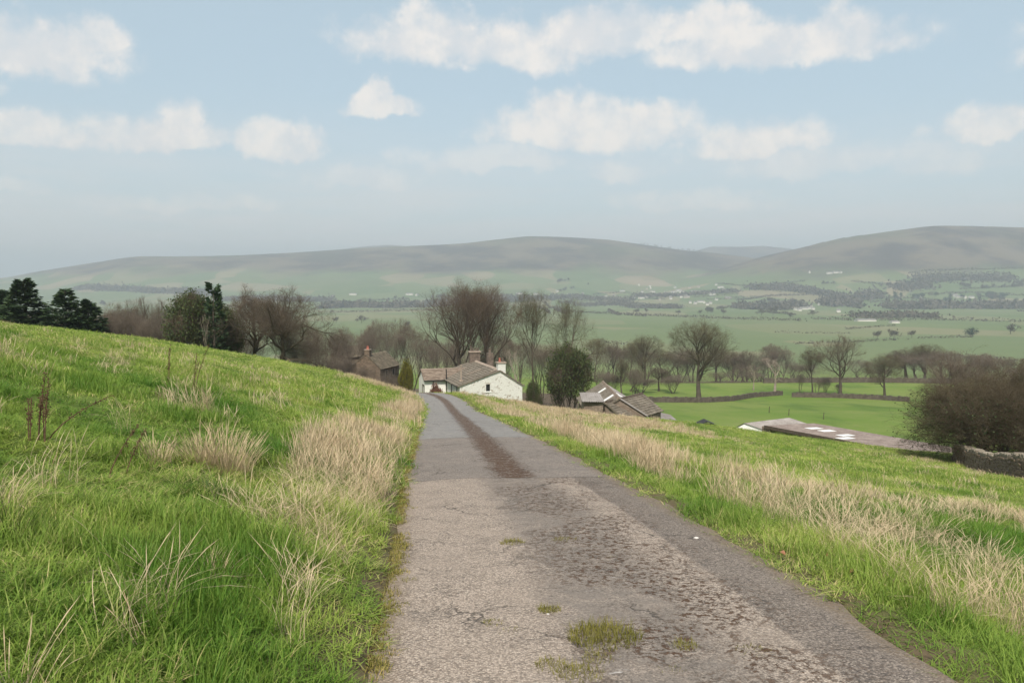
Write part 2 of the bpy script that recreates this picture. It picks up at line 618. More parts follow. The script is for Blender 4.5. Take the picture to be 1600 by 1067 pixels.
def road_mat():
    m, t, out = mat_base('worn_tarmac')
    uv = t.new('ShaderNodeUVMap', uv_map='lane')
    P = uv.outputs[0]
    tt, s = t.sep(P)[:2]
    w1 = t.noise(P, 1.3, 4, .6)
    w2 = t.noise(P, 6, 4, .65)
    wob = t.math('MULTIPLY', t.math('SUBTRACT', w2, .5), .16)
    wobb = t.math('ADD', wob, t.math('MULTIPLY', t.math('SUBTRACT', w1, .5), .22))
    s_ = t.math('ADD', s, t.math('MULTIPLY', t.math('SUBTRACT', w1, .5), .35))
    # chippings
    vd = t.voro(P, 88, 'F1', 'Distance')
    vc = t.sep(t.voro(P, 88, 'F1', 'Color'))[0]
    speck = t.step(t.math('ADD', t.math('MULTIPLY', t.noise(P, 36, 5, .8), .75), t.math('MULTIPLY', t.noise(P, 3.5, 3, .6), .25)), .505, .60)
    vf = t.voro(P, 150, 'F1', 'Distance')
    stone = t.mix(vc, (.18, .140, .112), (.50, .415, .345))
    gap = t.math('MAXIMUM', t.math('MULTIPLY', t.step(vd, .40, .8), .55), t.math('MULTIPLY', speck, .92))
    near = t.mix(gap, stone, (.085, .072, .062))
    near = t.mix(t.step(w1, .36, .72, 0, .4), near, (.27, .22, .18))
    # darker oily middle of the near stretch
    tm = t.math('ABSOLUTE', t.math('SUBTRACT', t.math('ADD', tt, wobb), .08))
    mid = t.math('MULTIPLY', t.step(tm, .25, .62, 1, 0), t.step(w2, .25, .6, .35, 1.0))
    near = t.mix(t.math('MULTIPLY', mid, .72), near, t.mix(t.math('MULTIPLY', speck, .7), (.15, .13, .115), (.045, .036, .03)))
    pale = t.math('MULTIPLY', t.step(t.noise(t.vmath('MULTIPLY', P, (2.2, 5, 1)), 1.6, 5, .7), .64, .72), t.step(tm, .3, .9, 1, 0))
    near = t.mix(t.math('MULTIPLY', pale, .7), near, (.46, .43, .41))
    # newer darker strip along the right edge
    right = t.step(t.math('ADD', tt, t.math('MULTIPLY', wob, .35)), .86, .92)
    strip = t.mix(gap, t.mix(vc, (.09, .074, .064), (.30, .25, .21)), (.06, .052, .048))
    near = t.mix(t.math('MULTIPLY', right, .9), near, strip)
    # stretch beyond the first seam: coarse, plain; beyond the second: smooth, cooler
    coarse = t.mix(gap, t.mix(vc, (.12, .10, .088), (.36, .305, .26)), (.085, .072, .066))
    coarse = t.mix(t.step(w1, .3, .7, 0, .4), coarse, (.15, .132, .118))
    smooth = t.mix(t.step(w2, .3, .7), (.165, .155, .145), (.24, .222, .205))
    smooth = t.mix(t.step(w1, .35, .7, 0, .4), smooth, (.17, .165, .165))
    sA = t.step(s_, SEAM1 - .03, SEAM1 + .03)
    s2 = t.math('ADD', s, t.math('MULTIPLY', t.math('SUBTRACT', w1, .5), .5))
    sB = t.step(s2, SEAM2 - .04, SEAM2 + .04)
    col = t.mix(sA, near, coarse)
    col = t.mix(sB, col, smooth)
    # cracks and the two seams
    cp = t.vmath('ADD', P, t.vmath('MULTIPLY', t.vmath('SUBTRACT', t.noise(P, 3.2, 4, .6, 'Color'), (.5, .5, .5)), (.5, .5, 0)))
    ce = t.voro(cp, 1.15, 'DISTANCE_TO_EDGE', 'Distance')
    cm = t.math('MULTIPLY', t.step(ce, .002, .014, 1, 0), t.step(t.noise(P, .8, 3), .45, .6))
    ce2 = t.voro(cp, 3.6, 'DISTANCE_TO_EDGE', 'Distance')
    cm2 = t.math('MULTIPLY', t.step(ce2, .004, .03, 1, 0), t.step(t.noise(P, .55, 3), .5, .62))
    cm = t.math('MAXIMUM', cm, t.math('MULTIPLY', cm2, .8))
    seam = t.math('MAXIMUM', t.step(t.math('ABSOLUTE', t.math('SUBTRACT', s_, SEAM1)), .01, .05, 1, 0),
                  t.step(t.math('ABSOLUTE', t.math('SUBTRACT', s2, SEAM2)), .02, .07, 1, 0))
    col = t.mix(t.math('MULTIPLY', t.math('MAXIMUM', cm, t.math('MULTIPLY', seam, .7)), .8), col, (.05, .042, .036))
    # brown moss: a band up the middle past the first seam, crumbs of it on the near stretch
    mn = t.noise(P, 7.5, 6, .72)
    mn2 = t.noise(P, 26, 4, .7)
    tb = t.math('ABSOLUTE', t.math('SUBTRACT', t.math('ADD', tt, t.math('MULTIPLY', wobb, 1.1)), .12))
    band = t.math('MULTIPLY', t.step(tb, .10, .70, 1, 0), sA)
    mm = t.math('ADD', t.math('MULTIPLY', band, .26), t.math('ADD', t.math('MULTIPLY', mn, .4), t.math('MULTIPLY', mn2, .5)))
    moss = t.math('MULTIPLY', t.step(mm, .645, .71), t.step(band, .02, .2))
    mn3 = t.noise(P, 13, 6, .75)
    crumbs = t.math('MULTIPLY', t.step(t.math('ADD', t.math('MULTIPLY', mn3, .7), t.math('MULTIPLY', mn2, .3)), .512, .56), t.math('MULTIPLY', t.step(t.math('ABSOLUTE', t.math('SUBTRACT', tt, .35)), .25, 1.0, 1, .0), t.math('SUBTRACT', 1, sA)))
    crumbs = t.math('MULTIPLY', crumbs, t.step(t.noise(P, 1.1, 3, .5), .40, .52))
    fleck = t.math('MULTIPLY', t.step(t.noise(P, 30, 3, .6), .66, .72), .6)
    moss = t.math('MAXIMUM', t.math('MAXIMUM', moss, crumbs), t.math('MULTIPLY', fleck, t.math('SUBTRACT', 1, sB)))
    mcol = t.mix(t.noise(P, 45, 3), (.030, .018, .011), (.13, .072, .042))
    col = t.mix(moss, col, mcol)
    # soil washed in from the verges
    ed = t.math('ABSOLUTE', t.math('ADD', tt, t.math('MULTIPLY', wobb, .8)))
    edge = t.math('MULTIPLY', t.step(ed, 1.22, 1.46), t.step(mn2, .35, .6, .25, .95))
    col = t.mix(edge, col, t.mix(mn2, (.10, .075, .05), (.24, .18, .125)))
    h = t.math('ADD', t.math('MULTIPLY', t.math('SUBTRACT', 1, vd), t.math('SUBTRACT', 1, t.math('MULTIPLY', sB, .7))), t.math('MULTIPLY', w2, .8))
    h = t.math('ADD', h, t.math('MULTIPLY', moss, .9))
    h = t.math('SUBTRACT', h, t.math('MULTIPLY', cm, 1.3))
    h = t.math('ADD', h, t.math('MULTIPLY', sA, -1.5))
    principled(t, out, col, .88, h, .75, .009, .25)
    return m


def rubble_mat(name, c1, c2, joint, paint=None, worn=.55, scale=3.2):
    """rubble stone wall too far off to pick out single stones; optionally limewashed with worn patches"""
    m, t, out = mat_base(name)
    tc = t.new('ShaderNodeTexCoord')
    P = t.vmath('MULTIPLY', tc.outputs['Object'], (1, 1, 1.9))
    c = t.voro(P, scale, 'F1', 'Color')
    e = t.voro(P, scale, 'DISTANCE_TO_EDGE', 'Distance')
    st = t.mix(t.sep(c)[0], c1, c2)
    st = t.mix(t.step(t.noise(P, 9, 4, .6), .35, .7, 0, .5), st, c1)
    col = t.mix(t.step(e, .01, .07, 1, 0), st, joint)
    if paint:
        n = t.noise(tc.outputs['Object'], 1.1, 5, .7)
        n2 = t.noise(tc.outputs['Object'], 5.5, 4, .7)
        f = t.math('ADD', t.math('MULTIPLY', n, .6), t.math('MULTIPLY', n2, .4))
        keep = t.step(f, worn, worn + .05, 1, 0)
        pc = t.mix(t.step(n2, .35, .75, 0, .6), paint, tuple(v * .82 for v in paint))
        col = t.mix(keep, col, pc)
    principled(t, out, col, .92, t.math('ADD', t.step(e, 0, .12), t.noise(P, 12, 3)), .6, .04, .15)
    return m


M = {}


def make_mats():
    M['grass'] = leaf_mat('green_grass', (.068, .165, .016), (.315, .395, .076), (.54, .45, .22), .45)
    M['verge'] = leaf_mat('long_verge_grass', (.050, .10, .014), (.13, .18, .035), (.32, .27, .12), .6)
    M['dry'] = leaf_mat('straw_grass', (.43, .325, .20), (.67, .545, .37), (.36, .235, .15), .8, .3, .75)
    M['moss'] = leaf_mat('moss_grass', (.13, .125, .026), (.27, .235, .065), (.40, .30, .13), 5, .2, .8)
    M['ground'] = ground_mat()
    M['road'] = road_mat()
    M['bark'] = simple_mat('bark', (.055, .044, .033), (.115, .096, .072), 4, .95, .6, .03)
    M['oakbark'] = simple_mat('oak_bark', (.045, .034, .025), (.09, .074, .05), 4, .95, .6, .03)
    M['pale'] = simple_mat('bleached_wood', (.20, .16, .125), (.36, .30, .24), 4, .9, .4, .02)
    M['twig'] = simple_mat('twigs', (.075, .056, .041), (.125, .095, .068), 2, .95, .0)
    M['oaktwig'] = simple_mat('oak_twigs', (.072, .055, .040), (.125, .098, .070), 2, .95, .0)
    M['hawtwig'] = simple_mat('thorn_twigs', (.06, .047, .030), (.115, .092, .058), 2, .95, .0)
    M['scrub'] = simple_mat('thicket_twigs', (.092, .072, .056), (.165, .135, .105), .6, .95, .0)
    M['greentwig'] = simple_mat('lichened_twigs', (.075, .064, .038), (.125, .108, .063), 2, .95, .0)
    M['needle'] = leaf_mat('dark_needles', (.026, .050, .022), (.075, .11, .045), None, .9, .15)
    M['ever'] = leaf_mat('evergreen_leaves', (.032, .052, .018), (.115, .135, .045), None, 1.1, .2)
    M['gold'] = leaf_mat('yellow_evergreen_leaves', (.10, .10, .018), (.24, .21, .03), None, 2, .2)
    M['hawleaf'] = leaf_mat('sparse_leaves', (.035, .060, .020), (.08, .10, .035), None, 1.1, .25)
    M['redleaf'] = leaf_mat('russet_leaves', (.14, .06, .04), (.26, .13, .09), None, 2, .25)
    M['farcrown'] = simple_mat('distant_crowns', (.060, .052, .040), (.11, .095, .07), .05, .95, 0)
    M['fargreen'] = simple_mat('distant_evergreens', (.022, .045, .024), (.045, .07, .035), .05, .95, 0)
    M['slate'] = simple_mat('stone_slates', (.105, .088, .068), (.205, .175, .138), 1.6, .9, .5, .03)
    M['slate2'] = simple_mat('rosy_slates', (.15, .113, .086), (.26, .205, .16), 1.6, .9, .5, .03)
    M['slate3'] = simple_mat('mossed_slates', (.085, .07, .05), (.17, .14, .10), 1.3, .9, .5, .03)
    M['stone'] = rubble_mat('brown_rubble', (.12, .088, .062), (.23, .175, .125), (.10, .08, .06))
    M['whitewash'] = rubble_mat('worn_whitewash', (.30, .25, .20), (.46, .40, .33), (.34, .30, .26), (.66, .645, .60), .535)
    M['render'] = simple_mat('white_render', (.62, .60, .555), (.76, .745, .70), 1.2, .9, .2)
    M['barnwall'] = rubble_mat('barn_rubble', (.17, .13, .10), (.28, .22, .175), (.16, .13, .10))
    M['darkwood'] = simple_mat('weathered_boards', (.055, .042, .032), (.11, .085, .065), 5, .9)
    M['fencewood'] = simple_mat('fence_wood', (.17, .13, .10), (.30, .24, .19), 6, .9)
    M['tin'] = simple_mat('rusty_sheet', (.15, .115, .10), (.26, .215, .19), .9, .7, .3, .01)
    M['tin2'] = simple_mat('grey_sheet', (.20, .175, .16), (.31, .285, .265), .9, .7, .3, .01)
    M['skylight'] = simple_mat('skylight_sheet', (.72, .70, .68), (.85, .84, .82), 2, .35, .1)
    M['white'] = simple_mat('white_paint', (.74, .73, .70), (.84, .83, .80), 2, .7, .1)
    M['dark'] = simple_mat('dark_glass', (.015, .016, .018), (.035, .035, .035), 2, .15, 0, .5)
    M['black'] = simple_mat('black_iron', (.02, .02, .02), (.04, .038, .036), 5, .6, .1)
    M['clay'] = simple_mat('red_clay', (.30, .10, .07), (.42, .17, .12), 6, .8)
    M['chimney'] = simple_mat('sooty_stone', (.085, .065, .052), (.19, .15, .12), 4, .95, .5)
    M['ridge'] = simple_mat('ridge_stone', (.26, .20, .16), (.38, .31, .25), 3, .9, .4)
    M['wallstone'] = simple_mat('field_stone', (.125, .09, .062), (.27, .205, .15), 3.2, .95, .7, .03)
    M['wallcap'] = simple_mat('lichened_stone', (.15, .122, .092), (.33, .285, .225), 3.2, .95, .7, .03)
    M['wallcore'] = simple_mat('wall_hearting', (.05, .042, .034), (.09, .075, .06), 6, .95, .6)
    M['farwall'] = simple_mat('distant_field_wall', (.07, .057, .045), (.13, .108, .085), 1.2, .95, .5)
    M['dock'] = simple_mat('dead_dock', (.065, .036, .023), (.145, .085, .055), 20, .95, .2)
    M['leaf'] = simple_mat('fallen_leaf', (.20, .085, .04), (.36, .20, .12), 9, .8, .2)
    M['pebble'] = simple_mat('pale_pebble', (.50, .47, .44), (.68, .65, .61), 20, .8, .3)
    M['hwall'] = simple_mat('village_walls', (.50, .47, .42), (.66, .63, .58), .05, .9, 0)
    M['hwall2'] = simple_mat('village_stone', (.34, .29, .24), (.46, .40, .34), .05, .9, 0)
    M['hroof'] = simple_mat('village_roofs', (.15, .14, .135), (.24, .225, .21), .05, .8, 0)


SEAM1 = float(np.interp(10.85, ROADC[:, 1], ROAD_S)) - S0
SEAM2 = float(np.interp(19.0, ROADC[:, 1], ROAD_S)) - S0
make_mats()


# ------------------------------------------------------------------ ground and lane
def build_ground():
    front = np.linspace(-R(46), R(46), 520)
    back = np.linspace(R(46), 2 * math.pi - R(46), 90)[1:-1]
    ang = np.concatenate([front, back])
    rr = np.concatenate([[0.05], np.geomspace(.8, 70, 190), np.geomspace(72, 900, 90)[0:], np.geomspace(940, 2200, 30), np.linspace(2280, 6200, 110), np.geomspace(6400, 11000, 24)])
    A, Rr = np.meshgrid(ang, rr)
    X = np.sin(A) * Rr
    Y = np.cos(A) * Rr
    Z = terrain(X.ravel(), Y.ravel())
    V = np.stack([X.ravel(), Y.ravel(), Z], 1)
    n, k = len(rr), len(ang)
    i = np.arange(n - 1)[:, None] * k
    j = np.arange(k)[None, :]
    j2 = (j + 1) % k
    F = np.stack([i + j, i + k + j, i + k + j2, i + j2], -1).reshape(-1, 4)
    F = F[:, ::-1]
    # the lane's bed lies a little under the lane sheet
    pd = road_dist(V[:, 0], V[:, 1])
    V[:, 2] -= .05 * (1 - sst(1.36, 1.52, np.abs(pd))) * (np.hypot(V[:, 0], V[:, 1]) < 80)
    me = np_mesh('ground', V, F, M['ground'], True)
    sa = me.attributes.new('soil', 'FLOAT', 'POINT')
    sv = (1 - sst(1.55, 2.3, np.abs(pd))) * (np.hypot(V[:, 0], V[:, 1]) < 80)
    sa.data.foreach_set('value', sv.astype(np.float32))
    u = 800 + 1250 * V[:, 0] / np.maximum(V[:, 1], 1)
    d = V[:, 1]
    lit = sst(92, 104, d) * (1 - sst(185, 215, d)) * sst(-400, -200, u) * (1 - sst(880, 930, u))
    lit = np.maximum(lit, sst(258, 266, d) * (1 - sst(320, 350, d)) * sst(800, 880, u) * (1 - sst(1750, 1900, u)))
    la = me.attributes.new('litter', 'FLOAT', 'POINT')
    la.data.foreach_set('value', (lit * (V[:, 1] > 1)).astype(np.float32))
    o = link(bpy.data.objects.new('ground', me))
    tag(o, kind='structure')


def build_road():
    ss = ROAD_S
    nt = 25
    tv = np.linspace(-ROADW, ROADW, nt)
    dense = np.interp(np.linspace(0, ss[-1], 900), ss, np.arange(len(ss)))
    cx = np.interp(dense, np.arange(len(ss)), ROADC[:, 0])
    cyv = np.interp(dense, np.arange(len(ss)), ROADC[:, 1])
    sv = np.linspace(0, ss[-1], 900) - S0
    tx, ty = np.gradient(cx), np.gradient(cyv)
    for _ in range(6):
        tx = np.convolve(np.pad(tx, 1, 'edge'), [.25, .5, .25], 'valid')
        ty = np.convolve(np.pad(ty, 1, 'edge'), [.25, .5, .25], 'valid')
    L = np.hypot(tx, ty)
    nx, ny = ty / L, -tx / L
    wob = (fbm(sv * .7, sv * 0 + 3, 3, 4) - .5) * .22
    wob2 = (fbm(sv * .7, sv * 0 + 9, 3, 8) - .5) * .22
    Tm = np.repeat(tv[None, :], len(sv), 0)
    Tm = Tm + np.where(Tm < 0, wob[:, None] * (-Tm / ROADW), wob2[:, None] * (Tm / ROADW))
    X = cx[:, None] + nx[:, None] * Tm
    Y = cyv[:, None] + ny[:, None] * Tm
    Zc = terrain(cx, cyv, False)
    Zt = terrain(X.ravel(), Y.ravel(), False).reshape(X.shape)
    # keep the cross fall level, follow the land at the bend
    Z = Zc[:, None] - .035 * (Tm / ROADW) ** 2 + (fbm(X * 1.3, Y * 1.3, 2, 41) - .5) * .03 + 0.004
    bend = sst(50, 60, cyv)[:, None]
    Z = Z * (1 - bend) + (Zt + .03) * bend
    V = np.stack([X.ravel(), Y.ravel(), Z.ravel()], 1)
    n = len(sv)
    i = np.arange(n - 1)[:, None] * nt
    j = np.arange(nt - 1)[None, :]
    F = np.stack([i + j, i + j + 1, i + nt + j + 1, i + nt + j], -1).reshape(-1, 4)
    me = np_mesh('lane', V, F, M['road'], True)
    uvl = me.uv_layers.new(name='lane')
    UV = np.stack([Tm.ravel(), np.repeat(sv, nt)], 1)[F.ravel()]
    uvl.data.foreach_set('uv', UV.astype(np.float32).ravel())
    o = link(bpy.data.objects.new('lane', me))
    tag(o, kind='structure')
    return V


build_ground()
ROADV = build_road()


def road_z(x, y):
    i = np.argmin((ROADV[:, 0] - x) ** 2 + (ROADV[:, 1] - y) ** 2)
    return float(ROADV[i, 2])


# ------------------------------------------------------------------ buildings
def slate_roof(name, e0, e1, r1, r0, rows, cols, mat, parent, thick=.05, seed=0, over=.0):
    """courses of stone slates, each slate its own slab; e0-e1 eave, r0-r1 ridge"""
    rd = random.Random(seed)
    e0, e1, r0, r1 = map(Vector, (e0, e1, r0, r1))
    nrm = (e1 - e0).cross(r0 - e0).normalized()
    if nrm.z < 0:
        nrm = -nrm
    org = parent.location
    b = MB(org)

    def P(u, v, h):
        return (e0.lerp(e1, u)).lerp(r0.lerp(r1, u), v) + nrm * h
    b.hexa([P(0, 0, -.12), P(1, 0, -.12), P(1, 1, -.12), P(0, 1, -.12), P(0, 0, -.005), P(1, 0, -.005), P(1, 1, -.005), P(0, 1, -.005)])
    for i in range(rows):
        v0, v1 = (i - .12) / rows if i else -.02, (i + 1.0) / rows
        u = 0.0
        while u < 1:
            du = (1 / cols) * rd.uniform(.7, 1.35)
            u1 = min(1.0, u + du)
            if 1 - u1 < .3 / cols:
                u1 = 1.0
            h0 = thick * rd.uniform(.9, 1.5)
            d = rd.uniform(-.1, .1) / rows
            g = .004 / max((e1 - e0).length, .1)
            b.hexa([P(u + g, v0 + d, 0), P(u1 - g, v0 + d, 0), P(u1 - g, v1, 0), P(u + g, v1, 0),
                    P(u + g, v0 + d, h0), P(u1 - g, v0 + d, h0 * rd.uniform(.9, 1.1)), P(u1 - g, v1, .012), P(u + g, v1, .012)])
            u = u1
    return b.build(name, mat, parent)


def sheet_roof(name, e0, e1, r1, r0, n, mat, parent, amp=.03, thick=.02):
    """corrugated sheet"""
    e0, e1, r0, r1 = map(Vector, (e0, e1, r0, r1))
    nrm = (e1 - e0).cross(r0 - e0).normalized()
    if nrm.z < 0:
        nrm = -nrm
    b = MB(parent.location)
    N = n * 4
    prev = None
    for k in range(N + 1):
        h = amp * math.sin(k * math.pi / 2)
        a, c = e0.lerp(e1, k / N) + nrm * h, r0.lerp(r1, k / N) + nrm * h
        if prev:
            b.poly([prev[0], a, c, prev[1]])
            b.poly([prev[0] - nrm * thick, prev[1] - nrm * thick, c - nrm * thick, a - nrm * thick])
        prev = (a, c)
    return b.build(name, mat, parent)


def wall_box(name, ring, zb, mat, parent):
    """closed walls round a plan ring of (x, y, ztop)"""
    b = MB(parent.location)
    n = len(ring)
    for i in range(n):
        a, c = ring[i], ring[(i + 1) % n]
        b.poly([(a[0], a[1], zb), (c[0], c[1], zb), c, a])
    return b.build(name, mat, parent)


def V3(p, z):
    return Vector((p[0], p[1], z))


def farmhouse():
    Rn = Vector((-1.37, 90, 0))
    r = Vector((-.28, .96, 0))
    g = Vector((.96, .28, 0))
    zr, zl, zrt, zb = -9.3, -10.87, -11.0, -14.6
    root = empty('farmhouse', (Rn.x, Rn.y, zb))
    tag(root, 'whitewashed stone farmhouse with brown slate roof beside the bend of the lane', 'house')
    wl, wr, Ln = 4.65, 2.65, 12.7

    def G(a, s, z):
        q = Rn + g * a + r * s
        return Vector((q.x, q.y, z))

    def top(a):
        return zr + (zl - zr) * (-a / wl) if a < 0 else zr + (zrt - zr) * (a / wr)
    # gable with a real window opening
    b = MB(root.location)
    w0, w1, wz0, wz1 = -1.62, -1.14, -11.62, -10.82
    b.poly([G(-wl, 0, zb), G(w0, 0, zb), G(w0, 0, top(w0)), G(-wl, 0, top(-wl))])
    b.poly([G(w0, 0, zb), G(w1, 0, zb), G(w1, 0, wz0), G(w0, 0, wz0)])
    b.poly([G(w0, 0, wz1), G(w1, 0, wz1), G(w1, 0, top(w1)), G(w0, 0, top(w0))])
    b.poly([G(w1, 0, zb), G(wr, 0, zb), G(wr, 0, top(wr)), G(0, 0, top(0)), G(w1, 0, top(w1))])
    for p, q in (((w0, wz0), (w1, wz0)), ((w1, wz0), (w1, wz1)), ((w1, wz1), (w0, wz1)), ((w0, wz1), (w0, wz0))):
        b.poly([G(p[0], 0, p[1]), G(q[0], 0, q[1]), G(q[0], .25, q[1]), G(p[0], .25, p[1])])
    b.build('gable_wall', M['whitewash'], root)
    b = MB(root.location)
    b.poly([G(-wl, 0, zb), G(-wl, 0, zl), G(-wl, Ln, zl), G(-wl, Ln, zb)])
    b.poly([G(wr, 0, zb), G(wr, Ln, zb), G(wr, Ln, zrt), G(wr, 0, zrt)])
    b.poly([G(-wl, Ln, zb), G(-wl, Ln, zl), G(0, Ln, zr), G(wr, Ln, zrt), G(wr, Ln, zb)])
    b.build('wall', M['render'], root)
    # window: pane, frame, sill
    win = MB(root.location)
    win.poly([G(w0, .16, wz0), G(w1, .16, wz0), G(w1, .16, wz1), G(w0, .16, wz1)])
    wo = win.build('window', M['dark'], root)
    fr = MB(root.location)
    for (a0, a1, z0, z1) in ((w0, w0 + .06, wz0, wz1), (w1 - .06, w1, wz0, wz1), (w0 + .06, w1 - .06, wz0, wz0 + .06), (w0 + .06, w1 - .06, wz1 - .06, wz1)):
        fr.hexa([G(a0, .10, z0), G(a1, .10, z0), G(a1, .15, z0), G(a0, .15, z0), G(a0, .10, z1), G(a1, .10, z1), G(a1, .15, z1), G(a0, .15, z1)])
    fr.build('frame', M['black'], wo)
    sl = MB(root.location)
    sl.hexa([G(w0 - .1, -.08, wz0 - .1), G(w1 + .1, -.08, wz0 - .1), G(w1 + .1, .09, wz0 - .1), G(w0 - .1, .09, wz0 - .1),
             G(w0 - .1, -.08, wz0 - .003), G(w1 + .1, -.08, wz0 - .003), G(w1 + .1, .09, wz0 + .004), G(w0 - .1, .09, wz0 + .004)])
    sl.build('sill', M['white'], wo)
    # main roof
    slate_roof('roof', G(-wl - .25, -.12, zl - .06), G(-wl - .25, Ln + .1, zl - .06), G(0, Ln + .1, zr + .04), G(0, -.12, zr + .04), 13, 26, M['slate'], root, .055, 1)
    slate_roof('roof', G(wr + .2, -.12, zrt - .1), G(wr + .2, Ln + .1, zrt - .1), G(0, Ln + .1, zr + .04), G(0, -.12, zr + .04), 9, 26, M['slate'], root, .055, 2)
    rg = MB(root.location)
    for k in range(18):
        s0, s1 = .1 + k * Ln / 18, .06 + (k + 1) * Ln / 18
        rg.hexa([G(-.2, s0, zr - .01), G(.2, s0, zr - .05), G(.2, s1, zr - .05), G(-.2, s1, zr - .01), G(-.05, s0, zr + .17), G(.05, s0, zr + .17), G(.05, s1, zr + .17), G(-.05, s1, zr + .17)])
    rg.build('ridge', M['ridge'], root)
    # pale flashing strips on the slates
    for (a, s, L_) in ((-2.0, 4.3, 1.8), (-.6, .5, .9)):
        fl = MB(root.location)
        z0, z1 = top(a - L_ / 2) + .15, top(a + L_ / 2) + .15
        fl.hexa([G(a - L_ / 2, s, z0 - .04), G(a + L_ / 2, s, z1 - .04), G(a + L_ / 2, s + .18, z1 - .04), G(a - L_ / 2, s + .18, z0 - .04),
                 G(a - L_ / 2, s, z0), G(a + L_ / 2, s, z1), G(a + L_ / 2, s + .18, z1), G(a - L_ / 2, s + .18, z0)])
        fl.build('flashing', M['ridge'], root)
    # wing
    Wr = Vector((-11.0, 97, 0))

    def Wg(q, s, z):
        p = Wr + g * q + r * s
        return Vector((p.x, p.y, z))
    hw, zwr, zwe = 2.1, -9.86, -10.92
    b = MB(root.location)
    b.poly([Wg(0, -hw, zb), Wg(0, -hw, zwe), Wg(0, 0, zwr), Wg(0, hw, zwe), Wg(0, hw, zb)])
    b.poly([Wg(0, -hw, zb), Wg(2.6, -hw, zb), Wg(2.6, -hw, zwe), Wg(0, -hw, zwe)])
    b.poly([Wg(0, hw, zb), Wg(0, hw, zwe), Wg(2.6, hw, zwe), Wg(2.6, hw, zb)])
    b.build('wing_wall', M['render'], root)
    slate_roof('wing_roof', Wg(-.15, -hw - .2, zwe - .06), Wg(2.7, -hw - .2, zwe - .06), Wg(5.6, 0, zwr + .05), Wg(-.15, 0, zwr + .05), 8, 14, M['slate2'], root, .055, 3)
    slate_roof('wing_roof', Wg(-.15, hw + .2, zwe - .06), Wg(2.7, hw + .2, zwe - .06), Wg(5.6, 0, zwr + .05), Wg(-.15, 0, zwr + .05), 8, 14, M['slate2'], root, .055, 4)
    # wing doorway with dark lintel on the gable, gutters, pipes
    d = MB(root.location)
    for (s0, s1, z0, z1) in ((-1.75, -1.62, -12.6, -11.75), (-.75, -.62, -12.6, -11.75), (-1.85, -.5, -11.748, -11.6)):
        d.hexa([Wg(-.05, s0, z0), Wg(-.003, s0, z0), Wg(-.003, s1, z0), Wg(-.05, s1, z0), Wg(-.05, s0, z1), Wg(-.003, s0, z1), Wg(-.003, s1, z1), Wg(-.05, s1, z1)])
    dd = d.build('doorway', M['darkwood'], root)
    gt = MB(root.location)
    gt.tube([G(-wl - .3, 0, zl - .14), G(-wl - .3, 7, zl - .14)], .07, 6)
    gt.tube([Wg(-.1, -hw - .26, zwe - .14), Wg(2.5, -hw - .26, zwe - .14)], .07, 6)
    gt.build('gutter', M['black'], root)
    for (pt, z0, z1) in ((G(-wl - .22, 3.4, 0), zb, zl - .1), (G(-wl - .22, .5, 0), zb, zl - .1), (Wg(1.0, -hw - .12, 0), zb, zwe - .1)):
        dp = MB(root.location)
        dp.tube([V3(pt, z0), V3(pt, z1)], .06, 6)
        dp.build('drainpipe', M['black'], root)
    sp = MB(root.location)
    p = G(-wl - .2, 6.4, 0)
    sp.tube([V3(p, zb), V3(p, zl + 1.25)], .07, 6)
    sp.build('soil_pipe', M['black'], root)
    vp = MB(root.location)
    p = G(-wl + .62, 2.0, 0)
    vp.tube([V3(p, top(-wl + .62)), V3(p, top(-wl + .62) + 1.75), V3(p, top(-wl + .62) + 1.78), V3(p, top(-wl + .62) + 1.95)], [.085, .085, .14, .14], 8)
    vp.box(V3(p, top(-wl + .62) + .12), (.5, .4, .16), .28)
    vp.build('vent_pipe', M['ridge'], root)
    # chimneys
    c1 = MB(root.location)
    c1.box(G(.25, .45, -9.45), (.9, .8, 1.9), .283)
    ch = c1.build('chimney', M['whitewash'], root)
    cc = MB(root.location)
    cc.box(G(.25, .45, -8.43), (1.04, .95, .14), .283)
    cc.build('cap', M['ridge'], ch)
    for k, a in enumerate((.1, .45)):
        pt = MB(root.location)
        q = G(a, .45, 0)
        pt.tube([V3(q, -8.36), V3(q, -8.15), V3(q, -8.1), V3(q, -7.9)], [.14, .12, .1, .13], 8)
        pt.build('chimney_pot', M['clay'] if k == 0 else M['chimney'], ch)
    c2 = MB(root.location)
    c2.box(G(-.1, Ln - .8, -9.25), (1.35, .8, 2.2), .283)
    ch = c2.build('chimney', M['chimney'], root)
    cc = MB(root.location)
    cc.box(G(-.1, Ln - .8, -8.075), (1.5, 1.0, .15), .283)
    cc.build('cap', M['ridge'], ch)
    for k, a in enumerate((-.55, -.25, .1, .4)):
        pt = MB(root.location)
        q = G(a, Ln - .8, 0)
        hh = (.55, .35, .4, .35)[k]
        pt.tube([V3(q, -8.0), V3(q, -8.0 + hh * .6), V3(q, -7.95 + hh)], [.14, .10, .12], 8)
        pt.build('chimney_pot', M['chimney'], ch)
    c3 = MB(root.location)
    c3.box(G(2.0, Ln - .6, -9.9), (.8, .7, 3.2), .283)
    ch = c3.build('chimney', M['chimney'], root)
    pt = MB(root.location)
    q = G(2.0, Ln - .6, 0)
    pt.tube([V3(q, -8.3), V3(q, -7.9), V3(q, -7.7)], [.2, .15, .18], 8)
    pt.build('chimney_pot', M['chimney'], ch)


